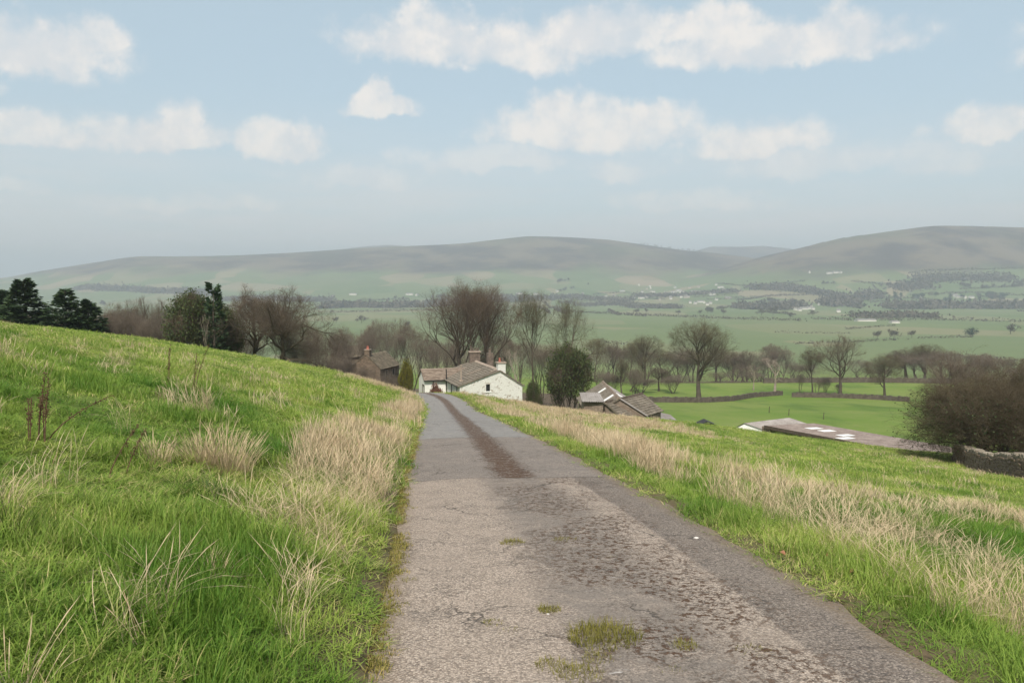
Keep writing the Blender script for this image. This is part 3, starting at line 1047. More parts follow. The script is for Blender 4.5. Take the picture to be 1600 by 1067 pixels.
def stone_house():
    n = at(572, 556, 140)
    f = at(602, 550, 148)
    f[2] = n[2]
    rv = Vector((f[0] - n[0], f[1] - n[1], 0)).normalized()
    g = Vector((rv.y, -rv.x, 0))
    Ln = 8.4
    o = Vector(n)
    zr = n[2] + .2
    zb = T(o.x, o.y) - .3
    root = empty('stone_house', (o.x, o.y, zb))
    tag(root, 'brown stone house with red chimney pot behind the grassy shoulder', 'house')

    def G(a, s, z):
        q = o + g * a + rv * s
        return Vector((q.x, q.y, z))
    wr, wl = 2.65, 1.9
    ze, zle = zr - 2.35, zr - 1.25
    b = MB(root.location)
    b.poly([G(-wl, 0, zb), G(wr, 0, zb), G(wr, 0, ze), G(0, 0, zr), G(-wl, 0, zle)])
    b.poly([G(wr, 0, zb), G(wr, Ln, zb), G(wr, Ln, ze), G(wr, 0, ze)])
    b.poly([G(wr, Ln, zb), G(-wl, Ln, zb), G(-wl, Ln, zle), G(0, Ln, zr), G(wr, Ln, ze)])
    b.poly([G(-wl, Ln, zb), G(-wl, 0, zb), G(-wl, 0, zle), G(-wl, Ln, zle)])
    b.build('wall', M['stone'], root)
    slate_roof('roof', G(wr + .2, -.1, ze - .12), G(wr + .2, Ln + .1, ze - .12), G(0, Ln + .1, zr + .06), G(0, -.1, zr + .06), 9, 16, M['slate3'], root, .06, 5)
    slate_roof('roof', G(-wl - .2, -.1, zle - .1), G(-wl - .2, Ln + .1, zle - .1), G(0, Ln + .1, zr + .06), G(0, -.1, zr + .06), 7, 16, M['slate3'], root, .06, 6)
    # lean-to on the left
    b = MB(root.location)
    z1, z2 = zr - 1.5, zr - 2.5
    b.poly([G(-wl - 1.9, .6, zb), G(-wl, .6, zb), G(-wl, .6, z1), G(-wl - 1.9, .6, z2)])
    b.poly([G(-wl - 1.9, 5, zb), G(-wl - 1.9, .6, zb), G(-wl - 1.9, .6, z2), G(-wl - 1.9, 5, z2)])
    b.build('lean_to_wall', M['stone'], root)
    slate_roof('lean_to_roof', G(-wl - 2.1, .4, z2 - .05), G(-wl - 2.1, 5.1, z2 - .05), G(-wl, 5.1, z1 + .05), G(-wl, .4, z1 + .05), 6, 9, M['slate3'], root, .06, 7)
    c = MB(root.location)
    rz = math.atan2(g.y, g.x)
    c.box(G(.1, .5, zr + .05), (.95, .8, 1.5), rz)
    ch = c.build('chimney', M['stone'], root)
    cc = MB(root.location)
    cc.box(G(.1, .5, zr + .86), (1.1, .95, .12), rz)
    cc.build('cap', M['ridge'], ch)
    pt = MB(root.location)
    q = G(.1, .5, 0)
    pt.tube([V3(q, zr + .92), V3(q, zr + 1.2), V3(q, zr + 1.5)], [.26, .2, .2], 8)
    pt.build('chimney_pot', M['clay'], ch)
    # two small windows on the long side, dark panes behind stone frames
    for s in (2.2, 5.4):
        w = MB(root.location)
        w.hexa([G(wr + .005, s, ze - 1.7), G(wr + .03, s, ze - 1.7), G(wr + .03, s + .8, ze - 1.7), G(wr + .005, s + .8, ze - 1.7),
                G(wr + .005, s, ze - .7), G(wr + .03, s, ze - .7), G(wr + .03, s + .8, ze - .7), G(wr + .005, s + .8, ze - .7)])
        wo = w.build('window', M['dark'], root)
        fr = MB(root.location)
        for (a0, a1, z0, z1) in ((s - .12, s - .003, ze - 1.8, ze - .6), (s + .803, s + .92, ze - 1.8, ze - .6)):
            fr = MB(root.location)
            fr.hexa([G(wr + .003, a0, z0), G(wr + .08, a0, z0), G(wr + .08, a1, z0), G(wr + .003, a1, z0), G(wr + .003, a0, z1), G(wr + .08, a0, z1), G(wr + .08, a1, z1), G(wr + .003, a1, z1)])
            fr.build('jamb', M['ridge'], wo)

    # low building farther back
    p = at(528, 541, 172)
    q = at(556, 543, 176)
    zr2 = p[2]
    d = Vector((q[0] - p[0] + 2, q[1] - p[1], 0)).normalized()
    gg = Vector((d.y, -d.x, 0))
    zb2 = T(p[0], p[1]) - .3
    root2 = empty('stone_barn', (p[0], p[1], zb2))
    tag(root2, 'low brown stone barn half hidden behind the stone house', 'barn')

    def H(a, s, z):
        w = Vector((p[0], p[1], 0)) + gg * a + d * s
        return Vector((w.x, w.y, z))
    b = MB(root2.location)
    ring = [(-3, 0, zr2 - 2.1), (0, 0, zr2), (3, 0, zr2 - 2.1)]
    b.poly([H(-3, 0, zb2), H(3, 0, zb2), H(3, 0, zr2 - 2.1), H(0, 0, zr2), H(-3, 0, zr2 - 2.1)])
    b.poly([H(3, 0, zb2), H(3, 7, zb2), H(3, 7, zr2 - 2.1), H(3, 0, zr2 - 2.1)])
    b.poly([H(-3, 7, zb2), H(-3, 0, zb2), H(-3, 0, zr2 - 2.1), H(-3, 7, zr2 - 2.1)])
    b.poly([H(3, 7, zb2), H(-3, 7, zb2), H(-3, 7, zr2 - 2.1), H(0, 7, zr2), H(3, 7, zr2 - 2.1)])
    b.build('wall', M['stone'], root2)
    slate_roof('roof', H(3.2, -.2, zr2 - 2.2), H(3.2, 7.1, zr2 - 2.2), H(0, 7.1, zr2 + .05), H(0, -.2, zr2 + .05), 8, 12, M['slate3'], root2, .06, 8)
    slate_roof('roof', H(-3.2, -.2, zr2 - 2.2), H(-3.2, 7.1, zr2 - 2.2), H(0, 7.1, zr2 + .05), H(0, -.2, zr2 + .05), 8, 12, M['slate3'], root2, .06, 9)
    c = MB(root2.location)
    c.box(H(0, 6.6, zr2 + .3), (.7, .7, 1.1), .3)
    c.build('chimney', M['stone'], root2)


def barns():
    # barn with skylights
    zb = -16.2
    x0, yn, yf, zr, hw, dz = 10.5, 78.0, 92.0, -10.8, 2.75, 1.75
    root = empty('field_barn', (x0, yn, zb))
    tag(root, 'brown roofed barn with pale roof lights below the lane', 'barn')
    b = MB(root.location)
    for yy in (yn + .15, yf - .15):
        b.poly([(x0 - hw, yy, zb), (x0 + hw, yy, zb), (x0 + hw, yy, zr - dz), (x0, yy, zr - .05), (x0 - hw, yy, zr - dz)])
    b.poly([(x0 - hw, yf, zb), (x0 - hw, yn, zb), (x0 - hw, yn, zr - dz), (x0 - hw, yf, zr - dz)])
    b.poly([(x0 + hw, yn, zb), (x0 + hw, yf, zb), (x0 + hw, yf, zr - dz), (x0 + hw, yn, zr - dz)])
    b.build('wall', M['barnwall'], root)
    slate_roof('roof', (x0 - hw - .2, yn, zr - dz - .12), (x0 - hw - .2, yf, zr - dz - .12), (x0, yf, zr), (x0, yn, zr), 8, 26, M['slate'], root, .05, 12)
    sheet_roof('sheet_roof', (x0 + hw + .2, yn, zr - dz - .12), (x0 + hw + .2, yf, zr - dz - .12), (x0, yf, zr), (x0, yn, zr), 40, M['tin2'], root)
    rg = MB(root.location)
    for k in range(20):
        s0, s1 = yn + k * .7, yn + k * .7 + .68
        rg.hexa([(x0 - .2, s0, zr - .08), (x0 + .2, s0, zr - .08), (x0 + .2, s1, zr - .08), (x0 - .2, s1, zr - .08),
                 (x0 - .06, s0, zr + .14), (x0 + .06, s0, zr + .14), (x0 + .06, s1, zr + .14), (x0 - .06, s1, zr + .14)])
    rg.build('ridge', M['slate2'], root)
    nr = Vector((-dz, 0, hw)).normalized()

    def sl(u0, u1, y0, y1):
        k = MB(root.location)

        def P(u, y, h):
            return Vector((x0 - u, y, zr - u * dz / hw)) + nr * h
        k.hexa([P(u1, y0, .07), P(u0, y0, .07), P(u0, y1, .07), P(u1, y1, .07), P(u1, y0, .12), P(u0, y0, .12), P(u0, y1, .12), P(u1, y1, .12)])
        k.build('roof_light', M['skylight'], root)
    sl(.25, 1.65, 86.3, 87.0)
    sl(.15, 1.9, 80.4, 81.1)
    for (u0, u1, y0, y1) in ((.5, 1.5, 83.5, 84.2), (.4, 1.9, 81.5, 82.2)):
        k = MB(root.location)
        nl = Vector((dz, 0, hw)).normalized()

        def P2(u, y, h):
            return Vector((x0 + u, y, zr - u * dz / hw)) + nl * h
        k.hexa([P2(u0, y0, .05), P2(u1, y0, .05), P2(u1, y1, .05), P2(u0, y1, .05), P2(u0, y0, .09), P2(u1, y0, .09), P2(u1, y1, .09), P2(u0, y1, .09)])
        k.build('roof_light', M['skylight'], root)
    # lean-to hood against the left slope
    lt = empty('lean_to_shed', (8.6, 80, zb))
    tag(lt, 'small grey flat-topped shed leaning against the skylit barn', 'shed')
    b = MB(lt.location)
    b.hexa([(7.0, 77.5, zb), (8.6, 77.2, zb), (8.6, 80, zb), (7.0, 80, zb), (7.0, 77.5, -11.05), (8.9, 77.2, -11.05), (8.9, 80, -10.8), (7.0, 80, -10.8)])
    b.build('wall', M['barnwall'], lt)
    sheet_roof('roof', (6.8, 77.1, -11.0), (9.0, 76.9, -11.0), (8.8, 80.2, -10.5), (6.8, 80.2, -10.5), 10, M['tin2'], lt)
    # second barn, set at an angle
    d = Vector((4.6, 6.5, 0)).normalized()
    pr = Vector((.816, -.577, 0))
    n = Vector((9.15, 77.5, 0))
    zr = -11.15
    root = empty('slate_barn', (n.x, n.y, zb))
    tag(root, 'mossy slate roofed barn standing at an angle in the dry grass', 'barn')

    def G(a, s, z):
        q = n + pr * a + d * s
        return Vector((q.x, q.y, z))
    hw, dz, Ln = 2.15, 1.5, 8.0
    b = MB(root.location)
    b.poly([G(-hw, .1, zb), G(hw, .1, zb), G(hw, .1, zr - dz), G(0, .1, zr - .05), G(-hw, .1, zr - dz)])
    b.poly([G(hw, .1, zb), G(hw, Ln, zb), G(hw, Ln, zr - dz), G(hw, .1, zr - dz)])
    b.poly([G(hw, Ln, zb), G(-hw, Ln, zb), G(-hw, Ln, zr - dz), G(0, Ln, zr - .05), G(hw, Ln, zr - dz)])
    b.poly([G(-hw, Ln, zb), G(-hw, .1, zb), G(-hw, .1, zr - dz), G(-hw, Ln, zr - dz)])
    b.build('wall', M['barnwall'], root)
    slate_roof('roof', G(hw + .2, -.1, zr - dz - .12), G(hw + .2, Ln + .15, zr - dz - .12), G(0, Ln + .15, zr), G(0, -.1, zr), 9, 20, M['slate'], root, .06, 13)
    slate_roof('roof', G(-hw - .2, -.1, zr - dz - .12), G(-hw - .2, Ln + .15, zr - dz - .12), G(0, Ln + .15, zr), G(0, -.1, zr), 9, 20, M['slate'], root, .06, 14)
    rg = MB(root.location)
    for k in range(11):
        s0 = k * .73
        rg.hexa([G(-.18, s0, zr - .06), G(.18, s0, zr - .06), G(.18, s0 + .7, zr - .06), G(-.18, s0 + .7, zr - .06), G(-.05, s0, zr + .15), G(.05, s0, zr + .15), G(.05, s0 + .7, zr + .15), G(-.05, s0 + .7, zr + .15)])
    rg.build('ridge', M['darkwood'], root)
    # pale lean-to beyond its right end
    p = at(1034, 646, 84)
    lt = empty('tin_shed', (p[0], p[1], zb))
    tag(lt, 'low pale tin roofed shed behind the mossy slate barn', 'shed')
    q0, q1 = Vector(at(1030, 657, 83)), Vector(at(1066, 664, 83))
    q2, q3 = Vector(at(1048, 648, 90)), Vector(at(1032, 644, 90))
    q0.z -= .2
    b = MB(lt.location)
    b.hexa([V3(q0, zb), V3(q1, zb), V3(q2, zb), V3(q3, zb), q0 - Vector((0, 0, .1)), q1 - Vector((0, 0, .1)), q2 - Vector((0, 0, .1)), q3 - Vector((0, 0, .1))])
    b.build('wall', M['barnwall'], lt)
    sheet_roof('roof', q0, q1, q2, q3, 14, M['tin2'], lt)
    # little dark hut roof
    p = at(1103, 657, 80)
    hut = empty('small_hut', (p[0], p[1], zb - 1))
    tag(hut, 'tiny dark hut gable peeping over the field edge', 'hut')
    b = MB(hut.location)
    x, y, z = p
    b.hexa([(x - .8, y - .5, zb - 1), (x + .8, y - .5, zb - 1), (x + .8, y + .8, zb - 1), (x - .8, y + .8, zb - 1), (x - .8, y - .5, z - .4), (x + .8, y - .5, z - .4), (x + .8, y + .8, z - .4), (x - .8, y + .8, z - .4)])
    b.build('wall', M['darkwood'], hut)
    b = MB(hut.location)
    b.hexa([(x - .95, y - .7, z - .45), (x + .05, y - .7, z - .02), (x + .05, y + .9, z - .02), (x - .95, y + .9, z - .45), (x - .95, y - .7, z - .38), (x, y - .7, z + .06), (x, y + .9, z + .06), (x - .95, y + .9, z - .38)])
    b.hexa([(x + .06, y - .7, z - .03), (x + 1.0, y - .7, z - .45), (x + 1.0, y + .9, z - .45), (x + .06, y + .9, z - .03), (x + .01, y - .7, z + .05), (x + 1.0, y - .7, z - .38), (x + 1.0, y + .9, z - .38), (x + .01, y + .9, z + .05)])
    b.build('roof', M['black'], hut)

    # long open-fronted cattle shed with skylights
    A = Vector((26.75, 84, -14.55))
    e = Vector((7.2, -12, 0)).normalized()
    f = Vector((6.8, 4.0, 0)).normalized()
    L1, L2 = 22.0, 7.9

    def K(u, v, h=0.0):
        q = A + e * u + f * v
        return Vector((q.x, q.y, A.z - v * .055 + h))
    zb = min(T(*K(u, v).xy) for u in (0, L1) for v in (0, L2)) - .4
    root = empty('cattle_shed', (A.x, A.y, zb))
    tag(root, 'long low cattle shed with rusty sheet roof and white skylights', 'shed')
    sheet_roof('roof', K(0, 0), K(L1, 0), K(L1, L2), K(0, L2), 90, M['tin'], root, .035)
    b = MB(root.location)
    b.hexa([K(0, -.06, -.3), K(L1, -.06, -.3), K(L1, 0, -.3), K(0, 0, -.3), K(0, -.06, .05), K(L1, -.06, .05), K(L1, 0, .05), K(0, 0, .05)])
    b.build('fascia', M['darkwood'], root)
    b = MB(root.location)
    b.poly([V3(K(0, L2 - .1), zb), V3(K(L1, L2 - .1), zb), K(L1, L2 - .1, -.06), K(0, L2 - .1, -.06)])
    b.poly([V3(K(0, .1), zb), V3(K(0, L2 - .1), zb), K(0, L2 - .1, -.06), K(0, .1, -.06)])
    b.poly([V3(K(L1, .1), zb), V3(K(L1, L2 - .1), zb), K(L1, L2 - .1, -.06), K(L1, .1, -.06)])
    b.build('wall', M['barnwall'], root)
    for k in range(7):
        pb = MB(root.location)
        u = .15 + k * (L1 - .3) / 6
        q = K(u, .2)
        w = 1.1 if k == 0 else .25
        pb.box((q.x, q.y, (zb + q.z - .1) / 2), (w, .25, q.z - .1 - zb), math.atan2(e.y, e.x))
        pb.build('post', M['barnwall'] if k == 0 else M['darkwood'], root)
    def inv(px, py):
        r_ = Vector(ray(px, py))
        best = None
        for v in np.linspace(0, L2, 60):
            zz = A.z - v * .055 + .05
            w = r_ * (zz / r_.z)
            dv = Vector((w.x - A.x, w.y - A.y, 0))
            er = abs(dv.dot(f) - v)
            if best is None or er < best[0]:
                best = (er, dv.dot(e), dv.dot(f))
        return best[1:]
    for (sx, sy) in ((1271, 669), (1291, 673), (1320, 680), (1320, 684.6)):
        u, v = inv(sx, sy)
        k = MB(root.location)
        a, c = .42, .95
        k.hexa([K(u - a, v - c, .04), K(u + a, v - c, .04), K(u + a, v + c, .04), K(u - a, v + c, .04), K(u - a, v - c, .075), K(u + a, v - c, .075), K(u + a, v + c, .075), K(u - a, v + c, .075)])
        k.build('skylight', M['skylight'], root)
    # white gabled end building
    p0, p1, p2 = Vector(at(1151, 668, 86)), Vector(at(1164, 661.5, 85.6)), Vector(at(1198.5, 673.5, 84.2))
    bk = f * 7.0
    zb2 = zb
    root = empty('white_outbuilding', (p0.x, p0.y, zb2))
    tag(root, 'white walled outbuilding with grey roof at the end of the cattle shed', 'outbuilding')
    b = MB(root.location)
    b.poly([V3(p0, zb2), V3(p2, zb2), p2, p1, p0])
    b.poly([V3(p0, zb2), p0, p0 + bk, V3(p0 + bk, zb2)])
    b.poly([V3(p0 + bk, zb2), p0 + bk, p1 + bk, p2 + bk, V3(p2 + bk, zb2)])
    b.poly([V3(p2, zb2), V3(p2 + bk, zb2), p2 + bk, p2])
    b.build('wall', M['white'], root)
    up = Vector((0, 0, .05))
    fo = -f * .12
    sheet_roof('roof', p2 + up + fo, p2 + up + bk, p1 + up + bk, p1 + up + fo, 22, M['tin2'], root)
    sheet_roof('roof', p0 + up + fo, p0 + up + bk, p1 + up + bk, p1 + up + fo, 8, M['tin2'], root)


farmhouse()
stone_house()
barns()


# ------------------------------------------------------------------ trees
class Tubes:
    """tapered tubes and spikes gathered into arrays"""
    def __init__(self):
        self.V, self.F4, self.F3, self.n = [], [], [], 0

    def tube(self, pts, rad, k):
        pts = np.array(pts)
        m = len(pts)
        d = np.gradient(pts, axis=0)
        d /= np.linalg.norm(d, axis=1)[:, None] + 1e-9
        ref = np.array([0.3, 0.9, 0.2]) if abs(d[0, 2]) > .7 else np.array([0, 0, 1.0])
        a = np.cross(d, ref)
        a /= np.linalg.norm(a, axis=1)[:, None] + 1e-9
        b = np.cross(d, a)
        th = np.arange(k) * 2 * math.pi / k
        rg = (pts[:, None, :] + (a[:, None, :] * np.cos(th)[None, :, None] + b[:, None, :] * np.sin(th)[None, :, None]) * np.array(rad)[:, None, None])
        self.V.append(rg.reshape(-1, 3))
        i = np.arange(m - 1)[:, None] * k
        j = np.arange(k)[None, :]
        j2 = (j + 1) % k
        self.F4.append((np.stack([i + j, i + j2, i + k + j2, i + k + j], -1).reshape(-1, 4)) + self.n)
        self.n += m * k

    def spikes(self, p, q, r):
        """3-sided tapering twigs from p to q"""
        p, q, r = np.asarray(p), np.asarray(q), np.asarray(r)
        d = q - p
        ref = np.tile(np.array([.31, .52, .79]), (len(p), 1))
        a = np.cross(d, ref)
        a /= np.linalg.norm(a, axis=1)[:, None] + 1e-9
        b = np.cross(d, a)
        b /= np.linalg.norm(b, axis=1)[:, None] + 1e-9
        vs = []
        for t in (0, 2.094, 4.189):
            vs.append(p + (a * math.cos(t) + b * math.sin(t)) * r[:, None])
        vs.append(q)
        V = np.stack(vs, 1).reshape(-1, 3)
        base = np.arange(len(p))[:, None] * 4
        F = np.concatenate([base + np.array([0, 1, 3]), base + np.array([1, 2, 3]), base + np.array([2, 0, 3])], 1).reshape(-1, 3)
        self.V.append(V)
        self.F3.append(F + self.n)
        self.n += len(V)

    def leaves(self, c, d, L, w):
        """diamond leaves folded along the middle"""
        c, d = np.asarray(c), np.asarray(d)
        d = d / (np.linalg.norm(d, axis=1)[:, None] + 1e-9)
        ref = rng.normal(size=d.shape)
        a = np.cross(d, ref)
        a /= np.linalg.norm(a, axis=1)[:, None] + 1e-9
        L = np.asarray(L)[:, None]
        w = np.asarray(w)[:, None]
        n_ = np.cross(d, a)
        V = np.stack([c, c + d * L * .5 + a * w + n_ * w * .3, c + d * L, c + d * L * .5 - a * w + n_ * w * .3], 1).reshape(-1, 3)
        base = np.arange(len(c))[:, None] * 4
        F = np.concatenate([base + np.array([0, 1, 2]), base + np.array([0, 2, 3])], 1).reshape(-1, 3)
        self.V.append(V)
        self.F3.append(F + self.n)
        self.n += len(V)

    def mesh(self, name, mat, smooth=False):
        V = np.concatenate(self.V)
        F = []
        if self.F3:
            F.append(np.concatenate(self.F3))
        if self.F4:
            q = np.concatenate(self.F4)
            F += [q[:, [0, 1, 2]], q[:, [0, 2, 3]]]
        return np_mesh(name, V, np.concatenate(F), mat, smooth)


def unit(v):
    return v / (np.linalg.norm(v) + 1e-9)


def gen_tree(seed, H=1.0, r0=.02, clear=.28, rx=.36, cz=.62, rz=.38, limbs=8, ang=(.35, .95), up=.10, wig=.16,
             lens=(.42, .26, .14, .075), nsub=(0, 6, 6, 9), stems=1, lean=(0, 0), tw=.00048, ecc=(0, 0), minz=.05, rk=1.0, lump=.14):
    """bare broadleaf tree of unit height: (trunk mesh data, twig data, twig-tip points)"""
    rd = np.random.default_rng(seed)
    tr, twg = Tubes(), Tubes()
    tips, tp, tq, trr = [], [], [], []

    ph = rd.uniform(0, 6.28, 6)

    def inside(p):
        a = math.atan2(p[1], p[0])
        k = 1 + lump * (math.sin(3 * a + ph[0]) * .5 + math.sin(5 * a + 9 * p[2] + ph[1]) * .6 + math.sin(13 * p[2] + 2 * a + ph[2]) * .5 + math.sin(17 * p[0] + ph[3]) * .4)
        return ((p[0] - ecc[0]) / rx) ** 2 + ((p[1] - ecc[1]) / rx) ** 2 + ((p[2] - cz) / rz) ** 2 < k * k

    def child_dir(d, a):
        o = rd.normal(size=3)
        o = unit(o - d * o.dot(d))
        return unit(d * math.cos(a) + o * math.sin(a))

    def grow(p, d, L, r, lev):
        r = min(r, (1, .011, .0036, .0011)[lev] * rk)
        seg = (0.05, .045, .032, .025)[min(lev, 3)]
        n = max(2, int(L / seg))
        pts, rad = [p], [r]
        for i in range(n):
            t = (i + 1) / n
            d = unit(d + rd.normal(size=3) * wig * (1, 1.1, 1.2, 1.3)[min(lev, 3)] + np.array([0, 0, up]))
            q = p + d * L / n
            if q[2] < minz:
                d = unit(d + np.array([0, 0, .6]))
                q = p + d * L / n
            if lev > 0 and not inside(q) and i > 0:
                break
            p = q
            pts.append(p)
            rad.append(r * (1 - .62 * t))
            if lev < 3 and t > .22:
                for _ in range(rd.poisson(nsub[lev + 1] / n * 1.2) if lev + 1 < 4 else 0):
                    cl = lens[lev + 1] * rd.uniform(.6, 1.25) * (1.1 - .35 * t)
                    grow(p, child_dir(d, rd.uniform(.45, 1.05)), cl, max(rad[-1] * rd.uniform(.45, .65), tw), lev + 1)
            if lev >= 2:
                for _ in range(2):
                    dd = child_dir(d, rd.uniform(.35, 1.0))
                    ln = rd.uniform(.025, .06)
                    m_ = p + dd * ln * .55
                    e_ = m_ + unit(dd + rd.normal(size=3) * .35 + np.array([0, 0, .15])) * ln * .6
                    tp.extend((p, m_))
                    tq.extend((m_, e_))
                    trr.extend((tw * .8, tw * .55))
                    tips.append(e_)
        if len(pts) > 1:
            (tr if lev <= 1 else twg).tube(pts, rad, (9, 6, 4, 3)[min(lev, 3)])
        if lev < 3:
            for _ in range(2 if lev else 3):
                cl = lens[lev + 1] * rd.uniform(.8, 1.2)
                grow(p, child_dir(d, rd.uniform(.15, .55)), cl, max(rad[-1] * .75, tw), lev + 1)
        else:
            tp.append(p)
            tq.append(p + d * .04)
            trr.append(tw * .7)

    for s in range(stems):
        a = 2 * math.pi * (s + rd.uniform(0, .6)) / max(stems, 1)
        base = np.array([math.cos(a), math.sin(a), 0]) * (.03 if stems > 1 else 0)
        d = unit(np.array([lean[0] + (math.cos(a) * .32 if stems > 1 else 0), lean[1] + (math.sin(a) * .32 if stems > 1 else 0), 1.0]))
        # trunk
        Ht = clear + (rz * .9 if stems == 1 else rz * .7)
        n = 12
        pts, rad, p = [base - np.array([0, 0, .03])], [r0 * 1.35], base
        for i in range(n):
            t = (i + 1) / n
            d = unit(d + rd.normal(size=3) * .045 + np.array([0, 0, .05]))
            p = p + d * Ht / n
            pts.append(p)
            rad.append(r0 * (1 - .75 * t) * (1.12 if i == 0 else 1))
            if p[2] > clear:
                k = rd.poisson(limbs / (n * (1 - clear / Ht)) * 1.0)
                for _ in range(k):
                    a2 = rd.uniform(0, 2 * math.pi)
                    an = rd.uniform(*ang)
                    cd = unit(np.array([math.cos(a2) * math.sin(an), math.sin(a2) * math.sin(an), math.cos(an)]) + d * .2)
                    grow(p, cd, lens[0] * rd.uniform(.7, 1.15), rad[-1] * rd.uniform(.5, .75), 0)
        tr.tube(pts, rad, 10)
        for _ in range(2):
            grow(p, child_dir(d, .3), lens[1], rad[-1], 1)
    twg.spikes(np.array(tp), np.array(tq), np.array(trr))
    return tr, twg, np.array(tips)


def make_proto(name, args, bark, twig):
    tr, tw, tips = gen_tree(**args)
    V = np.concatenate([v for v in tw.V])
    zt = np.percentile(V[:, 2], 99.7)
    wx = np.percentile(V[:, 0], 99) - np.percentile(V[:, 0], 1)
    xc = (np.percentile(V[:, 0], 99) + np.percentile(V[:, 0], 1)) / 2
    return dict(trunk=tr.mesh(name + '_trunk', bark, True), crown=tw.mesh(name + '_crown', twig), h=zt, w=wx, xc=xc, tips=tips)


def put_tree(name, pr, px, ytop, Y, wpx, label, cat='tree', group=None, rz=0.0, base=None, trunk_at_px=True):
    top = at(px, ytop, Y)
    x, y = top[0], top[1]
    zg = T(x, y) if base is None else base
    h = (top[2] - zg) / pr['h']
    w = wpx / 1250 * Y / pr['w']
    root = empty(name, (x, y, zg), rz)
    root.scale = (w, w, h)
    for part in ('trunk', 'crown', 'leaves'):
        if pr.get(part):
            link(bpy.data.objects.new(part, pr[part]), root)
    tag(root, label, cat, group)
    return root


PR = {}
PR['oakA'] = make_proto('oak', dict(rk=1.7, seed=3, r0=.040, clear=.36, rx=.46, cz=.64, rz=.37, limbs=13, ang=(.5, 1.3), up=.05, wig=.26, lens=(.38, .24, .13, .07), nsub=(0, 5, 4, 3), tw=.0007, minz=.3), M['oakbark'], M['oaktwig'])
PR['oakB'] = make_proto('oak', dict(rk=1.7, seed=8, r0=.042, clear=.34, rx=.54, cz=.64, rz=.37, limbs=15, ang=(.5, 1.35), up=.05, wig=.27, lens=(.42, .25, .13, .07), nsub=(0, 5, 4, 3), tw=.0007, minz=.3), M['oakbark'], M['oaktwig'])
PR['sycA'] = make_proto('sycamore', dict(rk=1.5, seed=5, r0=.025, clear=.26, rx=.36, cz=.66, rz=.36, limbs=10, ang=(.2, .75), up=.11, wig=.13, lens=(.42, .24, .14, .07), nsub=(0, 5, 5, 3)), M['bark'], M['twig'])
PR['sycB'] = make_proto('sycamore', dict(rk=1.5, seed=15, r0=.021, clear=.34, rx=.37, cz=.67, rz=.35, limbs=9, ang=(.35, 1.05), up=.08, wig=.18, lens=(.36, .22, .13, .07), nsub=(0, 4, 5, 3)), M['bark'], M['greentwig'])
PR['lean'] = make_proto('leaning_sycamore', dict(rk=1.5, seed=23, r0=.021, clear=.30, rx=.36, cz=.66, rz=.36, limbs=11, ang=(.3, .9), up=.07, wig=.17, lens=(.36, .22, .13, .07), nsub=(0, 6, 5, 4), lean=(.30, 0), ecc=(.2, 0)), M['bark'], M['greentwig'])
PR['openA'] = make_proto('ash', dict(rk=1.5, seed=31, r0=.030, clear=.22, rx=.40, cz=.58, rz=.42, limbs=10, ang=(.4, 1.1), up=.08, wig=.2, lens=(.38, .24, .13, .07), nsub=(0, 5, 5, 4)), M['bark'], M['greentwig'])
PR['roundA'] = make_proto('alder', dict(seed=44, r0=.028, clear=.2, rx=.46, cz=.56, rz=.44, limbs=11, ang=(.3, 1.0), up=.09, wig=.14, lens=(.40, .24, .14, .08), nsub=(0, 4, 4, 4)), M['bark'], M['twig'])
PR['scrubA'] = make_proto('thicket', dict(seed=51, r0=.014, clear=.08, rx=.5, cz=.48, rz=.52, limbs=5, ang=(.2, .9), up=.10, wig=.15, lens=(.40, .28, .18, .1), nsub=(0, 3, 3, 4), stems=4, tw=.0006), M['bark'], M['scrub'])
PR['scrubB'] = make_proto('thicket', dict(seed=57, r0=.016, clear=.12, rx=.42, cz=.52, rz=.48, limbs=5, ang=(.15, .7), up=.13, wig=.12, lens=(.42, .28, .18, .1), nsub=(0, 3, 3, 4), stems=3, tw=.0006), M['bark'], M['scrub'])
PR['haw'] = make_proto('hawthorn', dict(seed=63, r0=.018, clear=.03, rx=.72, cz=.42, rz=.58, limbs=7, ang=(.3, 1.5), up=.04, wig=.28, lens=(.48, .34, .22, .13), nsub=(0, 5, 4, 4), stems=6, tw=.0007, lump=.34), M['oakbark'], M['hawtwig'])
PR['dead'] = make_proto('dead_tree', dict(seed=71, r0=.026, clear=.35, rx=.5, cz=.6, rz=.42, limbs=4, ang=(.5, 1.1), up=.08, wig=.2, lens=(.36, .18, .06, .03), nsub=(0, .8, .2, .0), tw=.0008), M['pale'], M['pale'])


def add_leaves(pr, name, n, L, mat, seed, keep=None, spread=.03):
    rd = np.random.default_rng(seed)
    tips = pr['tips'] if keep is None else pr['tips'][keep(pr['tips'])]
    i = rd.integers(0, len(tips), n)
    c = tips[i] + rd.normal(size=(n, 3)) * spread
    d = rd.normal(size=(n, 3)) + np.array([0, 0, .2])
    tb = Tubes()
    tb.leaves(c, d, rd.uniform(.6, 1.3, n) * L, rd.uniform(.6, 1.2, n) * L * .34)
    q = dict(pr)
    q['leaves'] = tb.mesh(name, mat)
    return q


